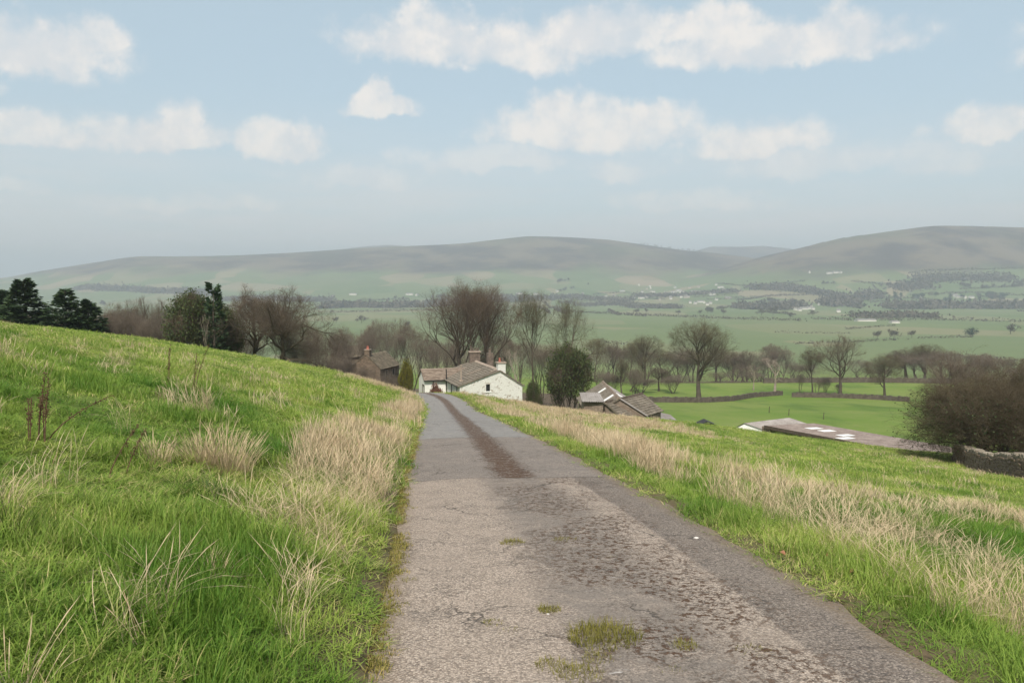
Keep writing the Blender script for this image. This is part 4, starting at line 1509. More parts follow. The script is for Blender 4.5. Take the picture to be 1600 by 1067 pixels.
def conifer(seed, H=1.0, rb=.26, n=230, droop=-.18, bare=.04, mat=None, L=.030, top=.02, dens=1.0):
    rd = np.random.default_rng(seed)
    tr, nd = Tubes(), Tubes()
    zz = np.linspace(-.03, 1, 14)
    tr.tube(np.stack([np.cumsum(rd.normal(size=14) * .003), np.cumsum(rd.normal(size=14) * .003), zz], 1), .017 * (1.03 - np.clip(zz, 0, 1)), 8)
    C_, D_, L_ = [], [], []
    for k in range(n):
        z = bare + (1 - bare) * (k + rd.uniform()) / n
        prof = (1 - z) ** 1.0 * (1 - .55 * max(0, .14 - z) / .14)
        bl = rb * prof * rd.uniform(.72, 1.12) + top
        a = rd.uniform(0, 2 * math.pi)
        d = np.array([math.cos(a), math.sin(a), droop + rd.uniform(-.12, .22) + .35 * z])
        m = max(3, int(bl / .03))
        p = np.array([0, 0, z])
        pts = [p]
        for i in range(m):
            d = unit(d + rd.normal(size=3) * .09 + np.array([0, 0, .03]))
            p = p + d * bl / m
            pts.append(p)
            t = (i + 1) / m
            kk = int((9 * dens) * (.45 + t))
            side = np.cross(d, [0, 0, 1])
            for _ in range(kk):
                q = p - d * rd.uniform(0, bl / m) + side * rd.uniform(-1, 1) * bl * .28 * (1.1 - t * .7) + np.array([0, 0, rd.uniform(-.02, .012)])
                C_.append(q)
                D_.append(d * .8 + side * rd.uniform(-1, 1) + np.array([0, 0, rd.uniform(-.35, .25)]))
                L_.append(L * rd.uniform(.6, 1.3))
        tr.tube(pts, np.linspace(.0045 * (1.1 - z), .001, len(pts)), 3)
    L_ = np.array(L_)
    nd.leaves(np.array(C_), np.array(D_), L_, L_ * .26)
    V = np.concatenate(nd.V)
    return dict(trunk=tr.mesh('conifer_trunk', M['bark'], True), crown=nd.mesh('conifer_needles', mat or M['needle']),
                h=np.percentile(V[:, 2], 99.9), w=np.percentile(V[:, 0], 99) - np.percentile(V[:, 0], 1), xc=0)


PR['conA'] = conifer(1, rb=.27, n=330, L=.026, dens=.8)
PR['conB'] = conifer(2, rb=.33, n=230, droop=-.05, L=.032, dens=.8)
PR['conC'] = conifer(4, rb=.13, n=70, droop=.25, bare=.12, L=.035, top=.045, dens=.8)
ev = make_proto('holly', dict(seed=81, r0=.02, clear=.16, rx=.42, cz=.58, rz=.43, limbs=7, ang=(.2, .9), up=.1, wig=.18, lens=(.38, .26, .16, .08), nsub=(0, 5, 5, 3), stems=4), M['bark'], M['twig'])
PR['ever'] = add_leaves(ev, 'evergreen_crown', 12000, .030, M['ever'], 5, lambda q: (q[:, 2] > .2) & (np.sin(q[:, 0] * 23 + 1) + np.sin(q[:, 1] * 19) + np.sin(q[:, 2] * 21 + 2) > -.7), .016)
PR['gold'] = add_leaves(ev, 'golden_crown', 9000, .045, M['gold'], 6, None, .03)
PR['russet'] = add_leaves(PR['scrubA'], 'russet_crown', 4000, .06, M['redleaf'], 7)
PR['hawl'] = add_leaves(PR['haw'], 'sparse_leaves', 2800, .020, M['hawleaf'], 9, lambda q: (q[:, 0] < -.15 + .6 * rng.random(len(q)) ** 3) & (q[:, 2] < .75), .02)

# big trees by the farmhouse
BIG = 'tall bare trees behind the farmhouse'
put_tree('bare_tree', PR['sycA'], 714, 440, 128, 126, 'tall bare tree with fanned limbs left of the big chimney', 'tree', BIG, 0.4)
put_tree('bare_tree', PR['sycA'], 760, 441, 131, 112, 'tall bare tree with fanned limbs right of the big chimney', 'tree', BIG, 2.5)
put_tree('bare_tree', PR['sycB'], 738, 448, 134, 60, 'slimmer bare tree between the two fan shaped trees behind the farmhouse', 'tree', BIG, 4.1)
put_tree('bare_tree', PR['sycB'], 834, 455, 134, 72, 'upright bare tree with long clear trunk right of the farmhouse', 'tree', BIG, 1.2)
put_tree('bare_tree', PR['lean'], 872, 467, 130, 84, 'bare tree leaning away over the round evergreen', 'tree', BIG, 0.0)
put_tree('evergreen_tree', PR['ever'], 888, 541, 98, 64, 'round dark evergreen tree with several thin trunks right of the farmhouse', 'tree', None, .7)
put_tree('evergreen_shrub', PR['ever'], 834, 596, 92, 24, 'small dark evergreen shrub at the corner of the white gable', 'shrub', None, 2.7)
put_tree('golden_shrub', PR['gold'], 634, 568, 100, 20, 'yellow green conical shrub between the stone house and white wing', 'shrub', None, .3)
put_tree('russet_shrub', PR['russet'], 681, 602, 91, 18, 'low russet bush against the white wing wall', 'shrub', None, .3)
put_tree('dead_tree', PR['dead'], 806, 546, 118, 34, 'bleached broken trunk behind the white chimney', 'tree', None, .9)
# left skyline
put_tree('oak_tree', PR['oakA'], 394, 451, 98, 118, 'bare oak with twisted limbs left of its larger twin above the field', 'tree', 'oak pair above the field', .5)
put_tree('oak_tree', PR['oakB'], 446, 451, 93, 172, 'broad bare oak with dense domed crown above the field', 'tree', 'oak pair above the field', 2.0)
put_tree('conifer_tree', PR['conA'], 36, 436, 92, 116, 'dense dark pointed conifer, tallest of the pair at the field edge', 'tree', None, .2)
put_tree('conifer_tree', PR['conA'], 0, 453, 94, 110, 'dense dark conifer, lower neighbour of the pointed one', 'tree', None, 2.2)
put_tree('conifer_tree', PR['conB'], 102, 452, 92, 108, 'feathery green conifer with open layered branches', 'tree', None, 1.2)
put_tree('conifer_tree', PR['conB'], 138, 468, 93, 96, 'short feathery conifer half behind the layered one', 'tree', None, 3.4)
put_tree('conifer_tree', PR['conA'], 66, 482, 95, 66, 'low dark conifer filling the gap beside the layered one', 'tree', None, 1.7)
put_tree('bare_tree', PR['oakA'], 186, 474, 104, 70, 'low brown bare tree right of the short feathery conifer', 'tree', None, 2.9)
put_tree('evergreen_tree', PR['ever'], 300, 458, 92, 78, 'broad dark evergreen beside the slim pine', 'tree', None, 1.1)
put_tree('evergreen_tree', PR['ever'], 345, 478, 95, 62, 'dark evergreen filling in behind the slim pine', 'tree', None, 4.1)
put_tree('pine_tree', PR['conC'], 333, 441, 90, 44, 'slim pine with bare pale stem and tufted top', 'tree', None, .3)
put_tree('dead_tree', PR['dead'], 320, 490, 88, 12, 'thin pale bare stem in front of the dark evergreen', 'tree', None, 2.9)
put_tree('bare_tree', PR['roundA'], 222, 464, 112, 56, 'hazy brown bare tree left of the slim pine', 'tree', None, .4)
put_tree('bare_tree', PR['roundA'], 250, 468, 115, 52, 'hazy brown bare tree touching the broad evergreen', 'tree', None, 3.4)

# brown thickets
def thicket_label(px):
    for lim, lb in ((300, 'bare brown thicket between the conifers and the broad evergreen'), (515, 'bare brown thicket of thin stems around the oak pair'),
                    (700, 'bare brown thicket of thin stems behind the stone house'), (9999, 'bare brown thicket of thin stems behind the farmhouse chimneys')):
        if px < lim:
            return lb


sd = random.Random(4)
TH = 'bare brown thickets behind the farm'
for (px_, yt, Y_, w_) in ((180, 474, 96, 66), (206, 482, 98, 60), (240, 488, 96, 66), (268, 494, 100, 56), (65, 490, 98, 60), (155, 490, 99, 60),
                          (375, 505, 104, 60), (480, 500, 106, 70), (506, 512, 112, 66), (470, 530, 100, 50), (535, 512, 150, 50), (556, 516, 158, 56),
                          (592, 500, 162, 56), (618, 498, 166, 60), (640, 515, 160, 60), (665, 520, 158, 56), (690, 528, 150, 50),
                          (586, 520, 155, 50), (780, 520, 150, 60), (806, 528, 146, 54), (846, 535, 150, 54), (720, 535, 150, 56), (760, 540, 140, 50), (868, 540, 146, 56), (512, 548, 104, 50), (536, 552, 118, 46), (552, 568, 116, 40), (576, 572, 114, 34), (608, 580, 112, 34), (30, 488, 100, 70), (90, 492, 100, 60)):
    put_tree('thicket_tree', PR['scrubA' if sd.random() < .5 else 'scrubB'], px_, yt, Y_, w_, thicket_label(px_), 'thicket', TH, sd.uniform(0, 6))
# the trees of the field walls
MID = 'bare trees along the field walls'
put_tree('bare_tree', PR['openA'], 1094, 499, 188, 98, 'large bare tree standing alone at the wall in the green field', 'tree', MID, .9)
put_tree('bare_tree', PR['sycB'], 1271, 547, 212, 46, 'small bare tree beside the larger domed one on the field wall', 'tree', MID, 1.9)
put_tree('bare_tree', PR['roundA'], 1315, 524, 208, 84, 'domed bare tree with open fan of limbs on the field wall', 'tree', MID, 2.6)
put_tree('bare_tree', PR['openA'], 1384, 554, 204, 56, 'bare crooked tree between the domed tree and the big thorn bush', 'tree', MID, 3.3)
put_tree('dead_tree', PR['dead'], 1212, 560, 214, 46, 'half dead tree with bleached broken limbs by the field wall', 'tree', None, .5)
put_tree('dead_tree', PR['dead'], 1178, 570, 226, 18, 'thin bleached stump left of the half dead tree', 'tree', None, 1.9)
put_tree('bare_tree', PR['openA'], 1008, 523, 240, 60, 'misty bare tree rising from the brown wood beyond the barns', 'tree', MID, 4.0)
WD = 'brown misty wood beyond the field walls'
def wood_label(px):
    for lim, lb in ((1045, 'bare brown tree of the misty wood beyond the barns'), (1190, 'bare brown tree of the misty wood behind the lone field tree'),
                    (1400, 'bare brown tree of the misty wood behind the domed tree'), (9999, 'bare brown tree of the misty wood behind the thorn bush')):
        if px < lim:
            return lb


for (px_, yt, Y_, w_) in ((930, 526, 288, 70), (958, 536, 283, 60), (985, 545, 278, 60), (1035, 545, 293, 66), (1064, 548, 288, 60), (1120, 548, 300, 66), (1146, 555, 296, 60), (1168, 552, 293, 56),
                          (1205, 543, 300, 70), (1240, 556, 318, 40), (1345, 556, 328, 56), (1418, 541, 288, 80), (1446, 545, 294, 70), (1478, 548, 288, 66), (1500, 560, 284, 60), (1530, 548, 290, 66),
                          (1560, 556, 288, 70), (1592, 560, 284, 70), (1625, 556, 288, 70), (905, 552, 263, 50), (940, 572, 215, 60), (985, 574, 220, 60), (1030, 580, 222, 60), (1070, 582, 263, 50), (1125, 580, 270, 60), (1160, 582, 273, 56), (1440, 585, 273, 70), (1490, 585, 273, 70), (1540, 585, 273, 70), (972, 556, 205, 40), (1290, 590, 216, 30), (1250, 592, 215, 24)):
    k = sd.choice(['roundA', 'openA', 'sycB', 'scrubA', 'scrubB', 'oakA', 'lean'])
    yt = yt + sd.uniform(-9, 8)
    w_ = w_ * sd.uniform(.8, 1.35)
    put_tree('woodland_tree', PR['scrubB' if sd.random() < .5 else 'scrubA'], px_ + sd.uniform(14, 28), yt + sd.uniform(2, 16), Y_ - sd.uniform(2, 8), w_ * .66, wood_label(px_), 'tree', WD, sd.uniform(0, 6))
    w_ = w_ * .7
    put_tree('woodland_tree', PR[k], px_, yt, Y_, w_, wood_label(px_), 'tree', WD, sd.uniform(0, 6))
def undergrowth(u0, u1, Y0, h, label, seed):
    rd = np.random.default_rng(seed)
    n = 9000
    u = rd.uniform(u0, u1, n)
    y = Y0 + rd.normal(size=n) * 5
    x = (u - 800) / 1250 * y
    lumpy = .25 + 1.2 * vnoise(x / 6, y / 6, seed) * vnoise(x / 17, y / 17, seed + 1) * 2
    z = terrain(x, y) + rd.random(n) ** 1.4 * h * lumpy
    c = np.stack([x, y, z], 1)
    org = np.array([x.mean(), Y0, terrain(np.array([x.mean()]), np.array([Y0]))[0]])
    tb = Tubes()
    d = rd.normal(size=(n, 3)) + np.array([0, 0, .9])
    d /= np.linalg.norm(d, axis=1)[:, None]
    q = c + d * rd.uniform(.5, 1.4, n)[:, None]
    tb.spikes(c - org, q - org, rd.uniform(.012, .03, n))
    o = link(bpy.data.objects.new('undergrowth', tb.mesh('undergrowth', M['scrub'])))
    o.location = org
    tag(o, label, 'undergrowth', None, 'stuff')


undergrowth(880, 1180, 262, 5.5, 'brown brambly undergrowth at the foot of the wood beyond the barns', 3)
undergrowth(1180, 1660, 266, 5.0, 'brown brambly undergrowth at the foot of the wood behind the domed tree', 4)
undergrowth(520, 900, 128, 3.2, 'brown brambly undergrowth behind the farmhouse and stone house', 5)
# big thorn bush by the near wall
put_tree('thorn_bush', PR['hawl'], 1558, 562, 52, 232, 'big tangled dark thorn bush behind the dry stone wall', 'bush', None, 0.0)
put_tree('thorn_bush', PR['scrubB'], 1524, 550, 54, 120, 'peaked thorn bush rising through the leafy one at the wall', 'bush', None, 1.0)
put_tree('thorn_bush', PR['haw'], 1625, 578, 56, 170, 'tangled brown thorn bush beyond the leafy one at the wall', 'bush', None, 2.0)


# ------------------------------------------------------------------ dry stone walls and fences
def near_wall():
    pts = [Vector((29.6, 52.6, 0)), Vector((26.4, 44.0, 0)), Vector((23.0, 35.5, 0)), Vector((21.3, 29.0, 0)), Vector((20.6, 22.0, 0))]
    seg = []
    tot = 0
    for a, b in zip(pts, pts[1:]):
        seg.append((tot, a, b, (b - a).length))
        tot += (b - a).length

    def along(s):
        for (t0, a, b, L) in seg:
            if s <= t0 + L or (t0, a, b, L) == seg[-1]:
                return a.lerp(b, min(1, (s - t0) / L)), (b - a).normalized()
    rd = random.Random(9)
    root = empty('dry_stone_wall', (pts[2].x, pts[2].y, T(pts[2].x, pts[2].y)))
    tag(root, 'dark dry stone wall with pale lichened coping beside the thorn bush', 'wall')
    org = root.location
    Hh = 1.05
    core = MB(org)
    N = 60
    for i in range(N):
        p, d = along(tot * i / N)
        q, _ = along(tot * (i + 1) / N)
        n = Vector((d.y, -d.x, 0))
        zp, zq = T(p.x, p.y), T(q.x, q.y)
        core.hexa([V3(p - n * .26, zp - .3), V3(q - n * .26, zq - .3), V3(q + n * .26, zq - .3), V3(p + n * .26, zp - .3),
                   V3(p - n * .17, zp + Hh - .06), V3(q - n * .17, zq + Hh - .06), V3(q + n * .17, zq + Hh - .06), V3(p + n * .17, zp + Hh - .06)])
    core.build('wall_core', M['wallcore'], root)
    variants = []
    for k in range(8):
        b = MB()
        c = []
        for sz in (-.5, .5):
            for (sx, sy) in ((-.5, -.5), (.5, -.5), (.5, .5), (-.5, .5)):
                c.append((sx * rd.uniform(.78, 1.0), sy * rd.uniform(.8, 1.05), sz * rd.uniform(.78, 1.0)))
        b.hexa(c)
        variants.append(b.mesh('field_stone', M['wallstone']))
    caps = [v.copy() for v in variants]
    for c in caps:
        c.materials[0] = M['wallcap']
    items = []
    for side in (1, -1):
        z = 0
        while z < Hh - .08:
            h = rd.uniform(.11, .19)
            s = rd.uniform(0, .2)
            while s < tot:
                L = rd.uniform(.2, .48)
                p, d = along(min(s + L / 2, tot))
                n = Vector((d.y, -d.x, 0)) * side      # side 1 looks towards the lane
                off = .25 - .09 * (z / Hh)
                q = p + n * off
                items.append((side, s, V3(q, T(p.x, p.y) + z + h / 2 - .04), math.atan2(d.y, d.x) + rd.uniform(-.12, .12), (L * .97, rd.uniform(.14, .24), h * rd.uniform(.86, 1.0)), 0))
                s += L
            z += h
    s = 0
    while s < tot:
        L = rd.uniform(.09, .2)
        p, d = along(min(s + L / 2, tot))
        hh = rd.uniform(.2, .34)
        items.append((1, s, V3(p, T(p.x, p.y) + Hh + hh / 2 - .10), math.atan2(d.y, d.x) + rd.uniform(-.15, .15), (L, rd.uniform(.4, .52), hh), 1))
        s += L
    # singles: the stones that show largest (face towards the lane, nearest in frame)
    def key(it):
        y = it[2].y
        u = it[2].x / y
        return (it[0] == 1) and u < .66, -y
    cand = sorted([it for it in items if it[0] == 1 and it[2].x / it[2].y < .67], key=lambda it: it[2].y)[:300]
    ids = set(id(c) for c in cand)
    rest = [MB(org), MB(org)]
    for it in items:
        side, s, c, rz, sc, cap = it
        if id(it) in ids:
            o = bpy.data.objects.new('stone', (caps if cap else variants)[rd.randrange(8)])
            link(o, root)
            o.location = c - org
            o.rotation_euler = (rd.uniform(-.08, .08), rd.uniform(-.1, .1), rz)
            o.scale = sc
        else:
            rest[cap].box(c, (sc[0] * .95, sc[1], sc[2] * .93), rz + rd.uniform(-.05, .05))
    a = rest[0].build('stones', M['wallstone'], root)
    tag(a, kind='stuff')
    a = rest[1].build('coping_stones', M['wallcap'], root)
    tag(a, kind='stuff')


def far_wall(name, px, label, h=1.2, w=.5, mat='farwall', y0=150, cat='wall', seed=1):
    """rough field wall along ground points"""
    rd = random.Random(seed)
    P = [Vector(p) for p in px]
    root_p = P[0]
    root = empty(name, (root_p.x, root_p.y, T(root_p.x, root_p.y)))
    tag(root, label, cat)
    b = MB(root.location)
    for a, c in zip(P, P[1:]):
        L = (c - a).length
        n = max(1, int(L / .55))
        d = (c - a).normalized()
        for i in range(n):
            m = a.lerp(c, (i + .5) / n)
            hh = h * rd.uniform(.88, 1.1)
            z = T(m.x, m.y)
            b.box((m.x, m.y, z + hh / 2 - .2), (L / n * .98, w * rd.uniform(.85, 1.15), hh + .4), math.atan2(d.y, d.x) + rd.uniform(-.05, .05))
    o = b.build('stones', M[mat], root)
    tag(o, kind='stuff')


near_wall()


def gp(px, Y):
    """ground point in the direction of a picture column at a depth"""
    x = (px - 800) / 1250 * Y * 1.0
    return (x, Y, 0)


far_wall('field_wall', [gp(1000, 176), gp(1060, 180), gp(1110, 184), gp(1150, 192)], 'dark field wall running behind the slate barn to the lone tree', seed=2)
far_wall('field_wall', [gp(1150, 193), gp(1180, 205), gp(1225, 212)], 'field wall stretch below the half dead tree', seed=3)
far_wall('field_wall', [gp(1240, 206), gp(1310, 204), gp(1380, 198), gp(1425, 192)], 'field wall under the domed tree running to the thorn bush', seed=4)
far_wall('field_wall', [gp(1195, 256), gp(1290, 258), gp(1400, 256), gp(1500, 252)], 'distant dark wall across the meadow behind the domed tree', 1.6, .8, seed=5)


def rail_fence():
    a, b = Vector((1.6, 73.0, 0)), Vector((7.6, 74.5, 0))
    root = empty('rail_fence', (a.x, a.y, T(a.x, a.y)))
    tag(root, 'weathered wooden rail fence between the white gable and the barns', 'fence')
    n = 5
    for i in range(n):
        p = a.lerp(b, i / (n - 1))
        z = T(p.x, p.y)
        m = MB(root.location)
        m.box((p.x, p.y, z + .55), (.12, .12, 1.5), .2)
        m.build('post', M['fencewood'], root)
    for h in (.55, 1.12):
        m = MB(root.location)
        pts = []
        for i in range(n):
            p = a.lerp(b, i / (n - 1))
            pts.append(Vector((p.x + .02, p.y - .09, T(p.x, p.y) + h)))
        m.tube(pts, .055, 5)
        m.build('rail', M['fencewood'], root)


rail_fence()
for k, (px_, Y_) in enumerate(((1236, 140), (1291, 134), (1205, 146))):
    x, y, _ = gp(px_, Y_)
    m = MB((x, y, T(x, y)))
    m.tube([(x, y, T(x, y) - .2), (x + .02, y, T(x, y) + .6), (x + .05, y, T(x, y) + 1.15), (x + .05, y, T(x, y) + 1.2)], [.07, .065, .06, .03], 7)
    o = m.build('fence_post', M['darkwood'])
    o.location = (x, y, T(x, y))
    tag(o, 'short wooden post standing in the green field beyond the cattle shed', 'post', 'posts in the green field')


# ------------------------------------------------------------------ the valley: hedges, far trees, village
def far_tree_mesh(seed, mat, n=420, tall=1.0, name='far_tree'):
    rd = np.random.default_rng(seed)
    tb = Tubes()
    tb.tube([(0, 0, -.05), (0, 0, .3), (.01, 0, .6)], [.03, .025, .01], 5)
    # clumps of twigs through an uneven crown
    cl = rd.normal(size=(14, 3)) * np.array([.2, .2, .16]) + np.array([0, 0, .58])
    c = cl[rd.integers(0, 14, n)] + rd.normal(size=(n, 3)) * .09
    c[:, 2] = np.clip(c[:, 2], .08, 1)
    d = c - np.array([0, 0, .35]) + rd.normal(size=(n, 3)) * .3
    d /= np.linalg.norm(d, axis=1)[:, None]
    L = rd.uniform(.07, .15, n)
    tb.leaves(c, d, L, L * .3)
    return tb.mesh(name, mat)


FT = [far_tree_mesh(k, M['farcrown']) for k in range(4)]
FG = [far_tree_mesh(10 + k, M['fargreen'], 520) for k in range(2)]


def far_tree(px, Y, h, w, mesh, label, group, cat='tree', name='far_tree'):
    x = (px - 800) / 1250 * Y
    o = link(bpy.data.objects.new(name, mesh))
    o.location = (x, Y, T(x, Y))
    o.scale = (w, w, h)
    o.rotation_euler = (0, 0, sd.uniform(0, 6.28))
    tag(o, label, cat, group)
    return o


def Yfor(px, py, y0=450, y1=5000):
    p = hit(px, py, y0, y1)
    return float(p[1])


def hedge(pts, label, h=2.5, w=3.0, seed=0, group=None, gap=.08, name='hedge', mat=None, cat='hedge'):
    """bushy hedge along picture points on the far ground: clumps of twig faces"""
    rd = np.random.default_rng(seed)
    P = []
    for (px, py) in pts:
        P.append(hit(px, py, 300, 5200))
    tb = Tubes()
    org = P[0]
    c_all = []
    for a, b in zip(P, P[1:]):
        L = np.hypot(b[0] - a[0], b[1] - a[1])
        n = max(30, min(4000, int(L * (2.2 if w < 10 else 7))))
        t = rd.random(n)
        x = a[0] + (b[0] - a[0]) * t + rd.normal(size=n) * w * .3
        y = a[1] + (b[1] - a[1]) * t + rd.normal(size=n) * w * (.3 if w < 10 else 1.2)
        lump = .45 + 1.1 * vnoise(x / 14, y / 14, seed + 3)
        keep = vnoise(x / 25, y / 25, seed + 8) > gap
        z = terrain(x, y) + rd.random(n) * h * lump
        c_all.append(np.stack([x, y, z], 1)[keep])
    c = np.concatenate(c_all)
    d = rd.normal(size=c.shape) + np.array([0, 0, .4])
    L = rd.uniform(.7, 1.5, len(c)) * h * .55
    tb.leaves(c - org, d, L, L * .38)
    o = link(bpy.data.objects.new(name, tb.mesh(name, mat or M['farcrown'])))
    o.location = org
    tag(o, label, cat, group)


HG = 'dark hedges across the valley floor'
HL = 'long thin dark hedge between the pale green fields of the valley floor'
for k, pts in enumerate([[(1240, 538), (1330, 535), (1420, 531)], [(1430, 530), (1520, 527)], [(1320, 515), (1400, 509)], [(1210, 520), (1330, 522)],
                         [(930, 535), (1010, 541)], [(1440, 553), (1600, 566)], [(1000, 493), (1150, 499), (1260, 502)], [(1270, 499), (1330, 501), (1420, 501)],
                         [(1420, 500), (1500, 501), (1600, 504)], [(880, 487), (960, 491), (1010, 495)], [(510, 489), (600, 487), (690, 485)]]):
    hedge(pts, HL, 2.4 if pts[0][1] > 505 else 4.5, 3.0 if pts[0][1] > 505 else 6, 40 + k, HG)
HS = 'hedges dividing the fields of the far slopes'
for k, pts in enumerate([[(1150, 470), (1230, 462), (1300, 458)], [(1120, 482), (1200, 478)], [(1300, 470), (1400, 466), (1480, 470)], [(1380, 452), (1470, 440), (1560, 438)],
                         [(1420, 428), (1500, 422), (1600, 420)], [(1330, 440), (1400, 446)], [(1500, 452), (1600, 448)], [(940, 474), (1040, 478)], [(700, 474), (780, 470), (850, 472)],
                         [(1180, 448), (1260, 440)], [(560, 470), (640, 468)], [(1450, 462), (1530, 458), (1600, 462)]]):
    hedge(pts, 'hazy hedge dividing the fields of the far slope', 6, 8, 80 + k, HS)
hrd = random.Random(12)
for k in range(26):
    ax, ay = hrd.uniform(820, 1600), hrd.triangular(436, 496, 470)
    ln_ = hrd.uniform(25, 80)
    dy = hrd.uniform(-5, 5) if k % 3 else hrd.uniform(6, 14)
    hedge([(ax, ay), (ax + ln_ * (1 if k % 3 else .35), min(498, max(432, ay + dy)))], 'hazy hedge dividing the fields of the far slope', 4.5, 6, 200 + k, HS)
# hazy woods on the far side: nobody could count the trees
for k, (pts, lab, h) in enumerate([([(505, 482), (560, 480), (620, 481), (700, 478)], 'grey bare wood along the far edge of the valley left of the tall trees', 15),
                                   ([(820, 468), (900, 466), (990, 470)], 'hazy trees among the houses of the far village', 11),
                                   ([(990, 463), (1080, 461), (1150, 456)], 'hazy trees behind the rows of the far village', 10),
                                   ([(1170, 452), (1230, 452), (1300, 462), (1330, 480)], 'grey wood spilling down below the moor', 15),
                                   ([(1390, 483), (1470, 481), (1560, 482), (1640, 482)], 'dark hazy wood on the far valley side below the farm', 16),
                                   ([(1400, 452), (1450, 448)], 'grey clump of bare wood under the right moor', 15),
                                   ([(120, 452), (220, 455), (330, 462)], 'far hazy wood behind the conifers', 14),
                                   ([(1340, 497), (1420, 495), (1450, 497)], 'long dark thicket by the river fields', 9),
                                   ([(690, 474), (760, 470), (820, 468)], 'grey wood behind the crowns of the tall trees', 14),
                                   ([(1150, 482), (1210, 484), (1250, 478)], 'grey bare copse left of the hamlet on the valley edge', 14),
                                   ([(1290, 478), (1330, 470), (1370, 462)], 'grey bare copse right of the hamlet on the valley edge', 15),
                                   ([(1430, 440), (1500, 436), (1580, 434)], 'hazy belt of trees high under the right moor', 13),
                                   ([(900, 478), (960, 476), (1060, 482)], 'hazy tree belt between the village and the green flats', 9),
                                   ([(340, 470), (420, 468), (520, 470)], 'far hazy wood behind the oak pair', 12)]):
    hedge(pts, lab, h, 30, 120 + k, None, .02, 'far_woodland', None, 'wood')
FTL = 'small hazy bare tree on the far side of the valley'
ftg = 'scattered far trees'
srd = random.Random(77)
spots = [(1520, 527, 12, 'g'), (1580, 522, 13, 'b'), (1372, 530, 11, 'b'), (1398, 530, 12, 'b'), (1426, 528, 10, 'b'), (1450, 499, 10, 'b'), (1208, 492, 20, 'b'), (1190, 493, 16, 'b'), (1130, 492, 14, 'b'),
         (1270, 494, 14, 'b'), (1235, 498, 12, 'b'), (1330, 494, 12, 'b'), (995, 491, 14, 'b'), (1010, 489, 12, 'b'), (1060, 492, 12, 'b'), (565, 505, 14, 'b'), (636, 512, 10, 'b'), (525, 505, 12, 'b')]
for (px_, py_, h_, k_) in spots:
    Y_ = Yfor(px_, py_)
    if k_ == 'g':
        far_tree(px_, Y_, h_, h_ * 1.35, FG[0], 'lone dark evergreen tree standing in the valley meadow', None, 'tree', 'evergreen_tree')
    else:
        far_tree(px_, Y_, h_, h_ * srd.uniform(.9, 1.2), FT[srd.randrange(4)], FTL, ftg)
cen = [(srd.uniform(820, 1640), srd.triangular(434, 492, 468), srd.uniform(-.25, .25), srd.uniform(4, 16)) for _ in range(22)] + [(srd.uniform(30, 820), srd.triangular(452, 480, 470), srd.uniform(-.1, .1), srd.uniform(4, 14)) for _ in range(8)]
for k in range(190):
    c_ = cen[srd.randrange(len(cen))]
    q_ = srd.gauss(0, 1) * c_[3]
    px_, py_ = c_[0] + q_, min(494, max(430, c_[1] + q_ * c_[2] + srd.gauss(0, .7)))
    Y_ = Yfor(px_, py_, 700, 5000)
    if Y_ > 4300:
        continue
    h_ = srd.uniform(9, 17)
    far_tree(px_, Y_, h_, h_ * srd.uniform(.9, 1.3), FT[srd.randrange(4)], FTL, ftg)
for k in range(34):
    px_, py_ = ((srd.uniform(1470, 1640), srd.uniform(466, 474)) if k < 12 else (srd.uniform(1380, 1465), srd.uniform(462, 468)) if k < 24 else (srd.uniform(1525, 1620), srd.uniform(462, 470)))
    far_tree(px_, Yfor(px_, py_, 700, 5000), srd.uniform(14, 20), srd.uniform(15, 20), FG[srd.randrange(2)], 'dark hazy evergreen of the far plantation under the right moor', 'far plantation evergreens', 'tree', 'evergreen_tree')
# a few trees that stand out on the hill skyline
for k in range(14):
    px_ = 1000 + k * 7 + srd.uniform(-3, 3)
    x = (px_ - 800) / 1250 * 5150
    far_tree(px_, 5150, srd.uniform(8, 14), srd.uniform(12, 18), FT[srd.randrange(4)], 'tiny tree on the skyline of the far moor', 'skyline trees')


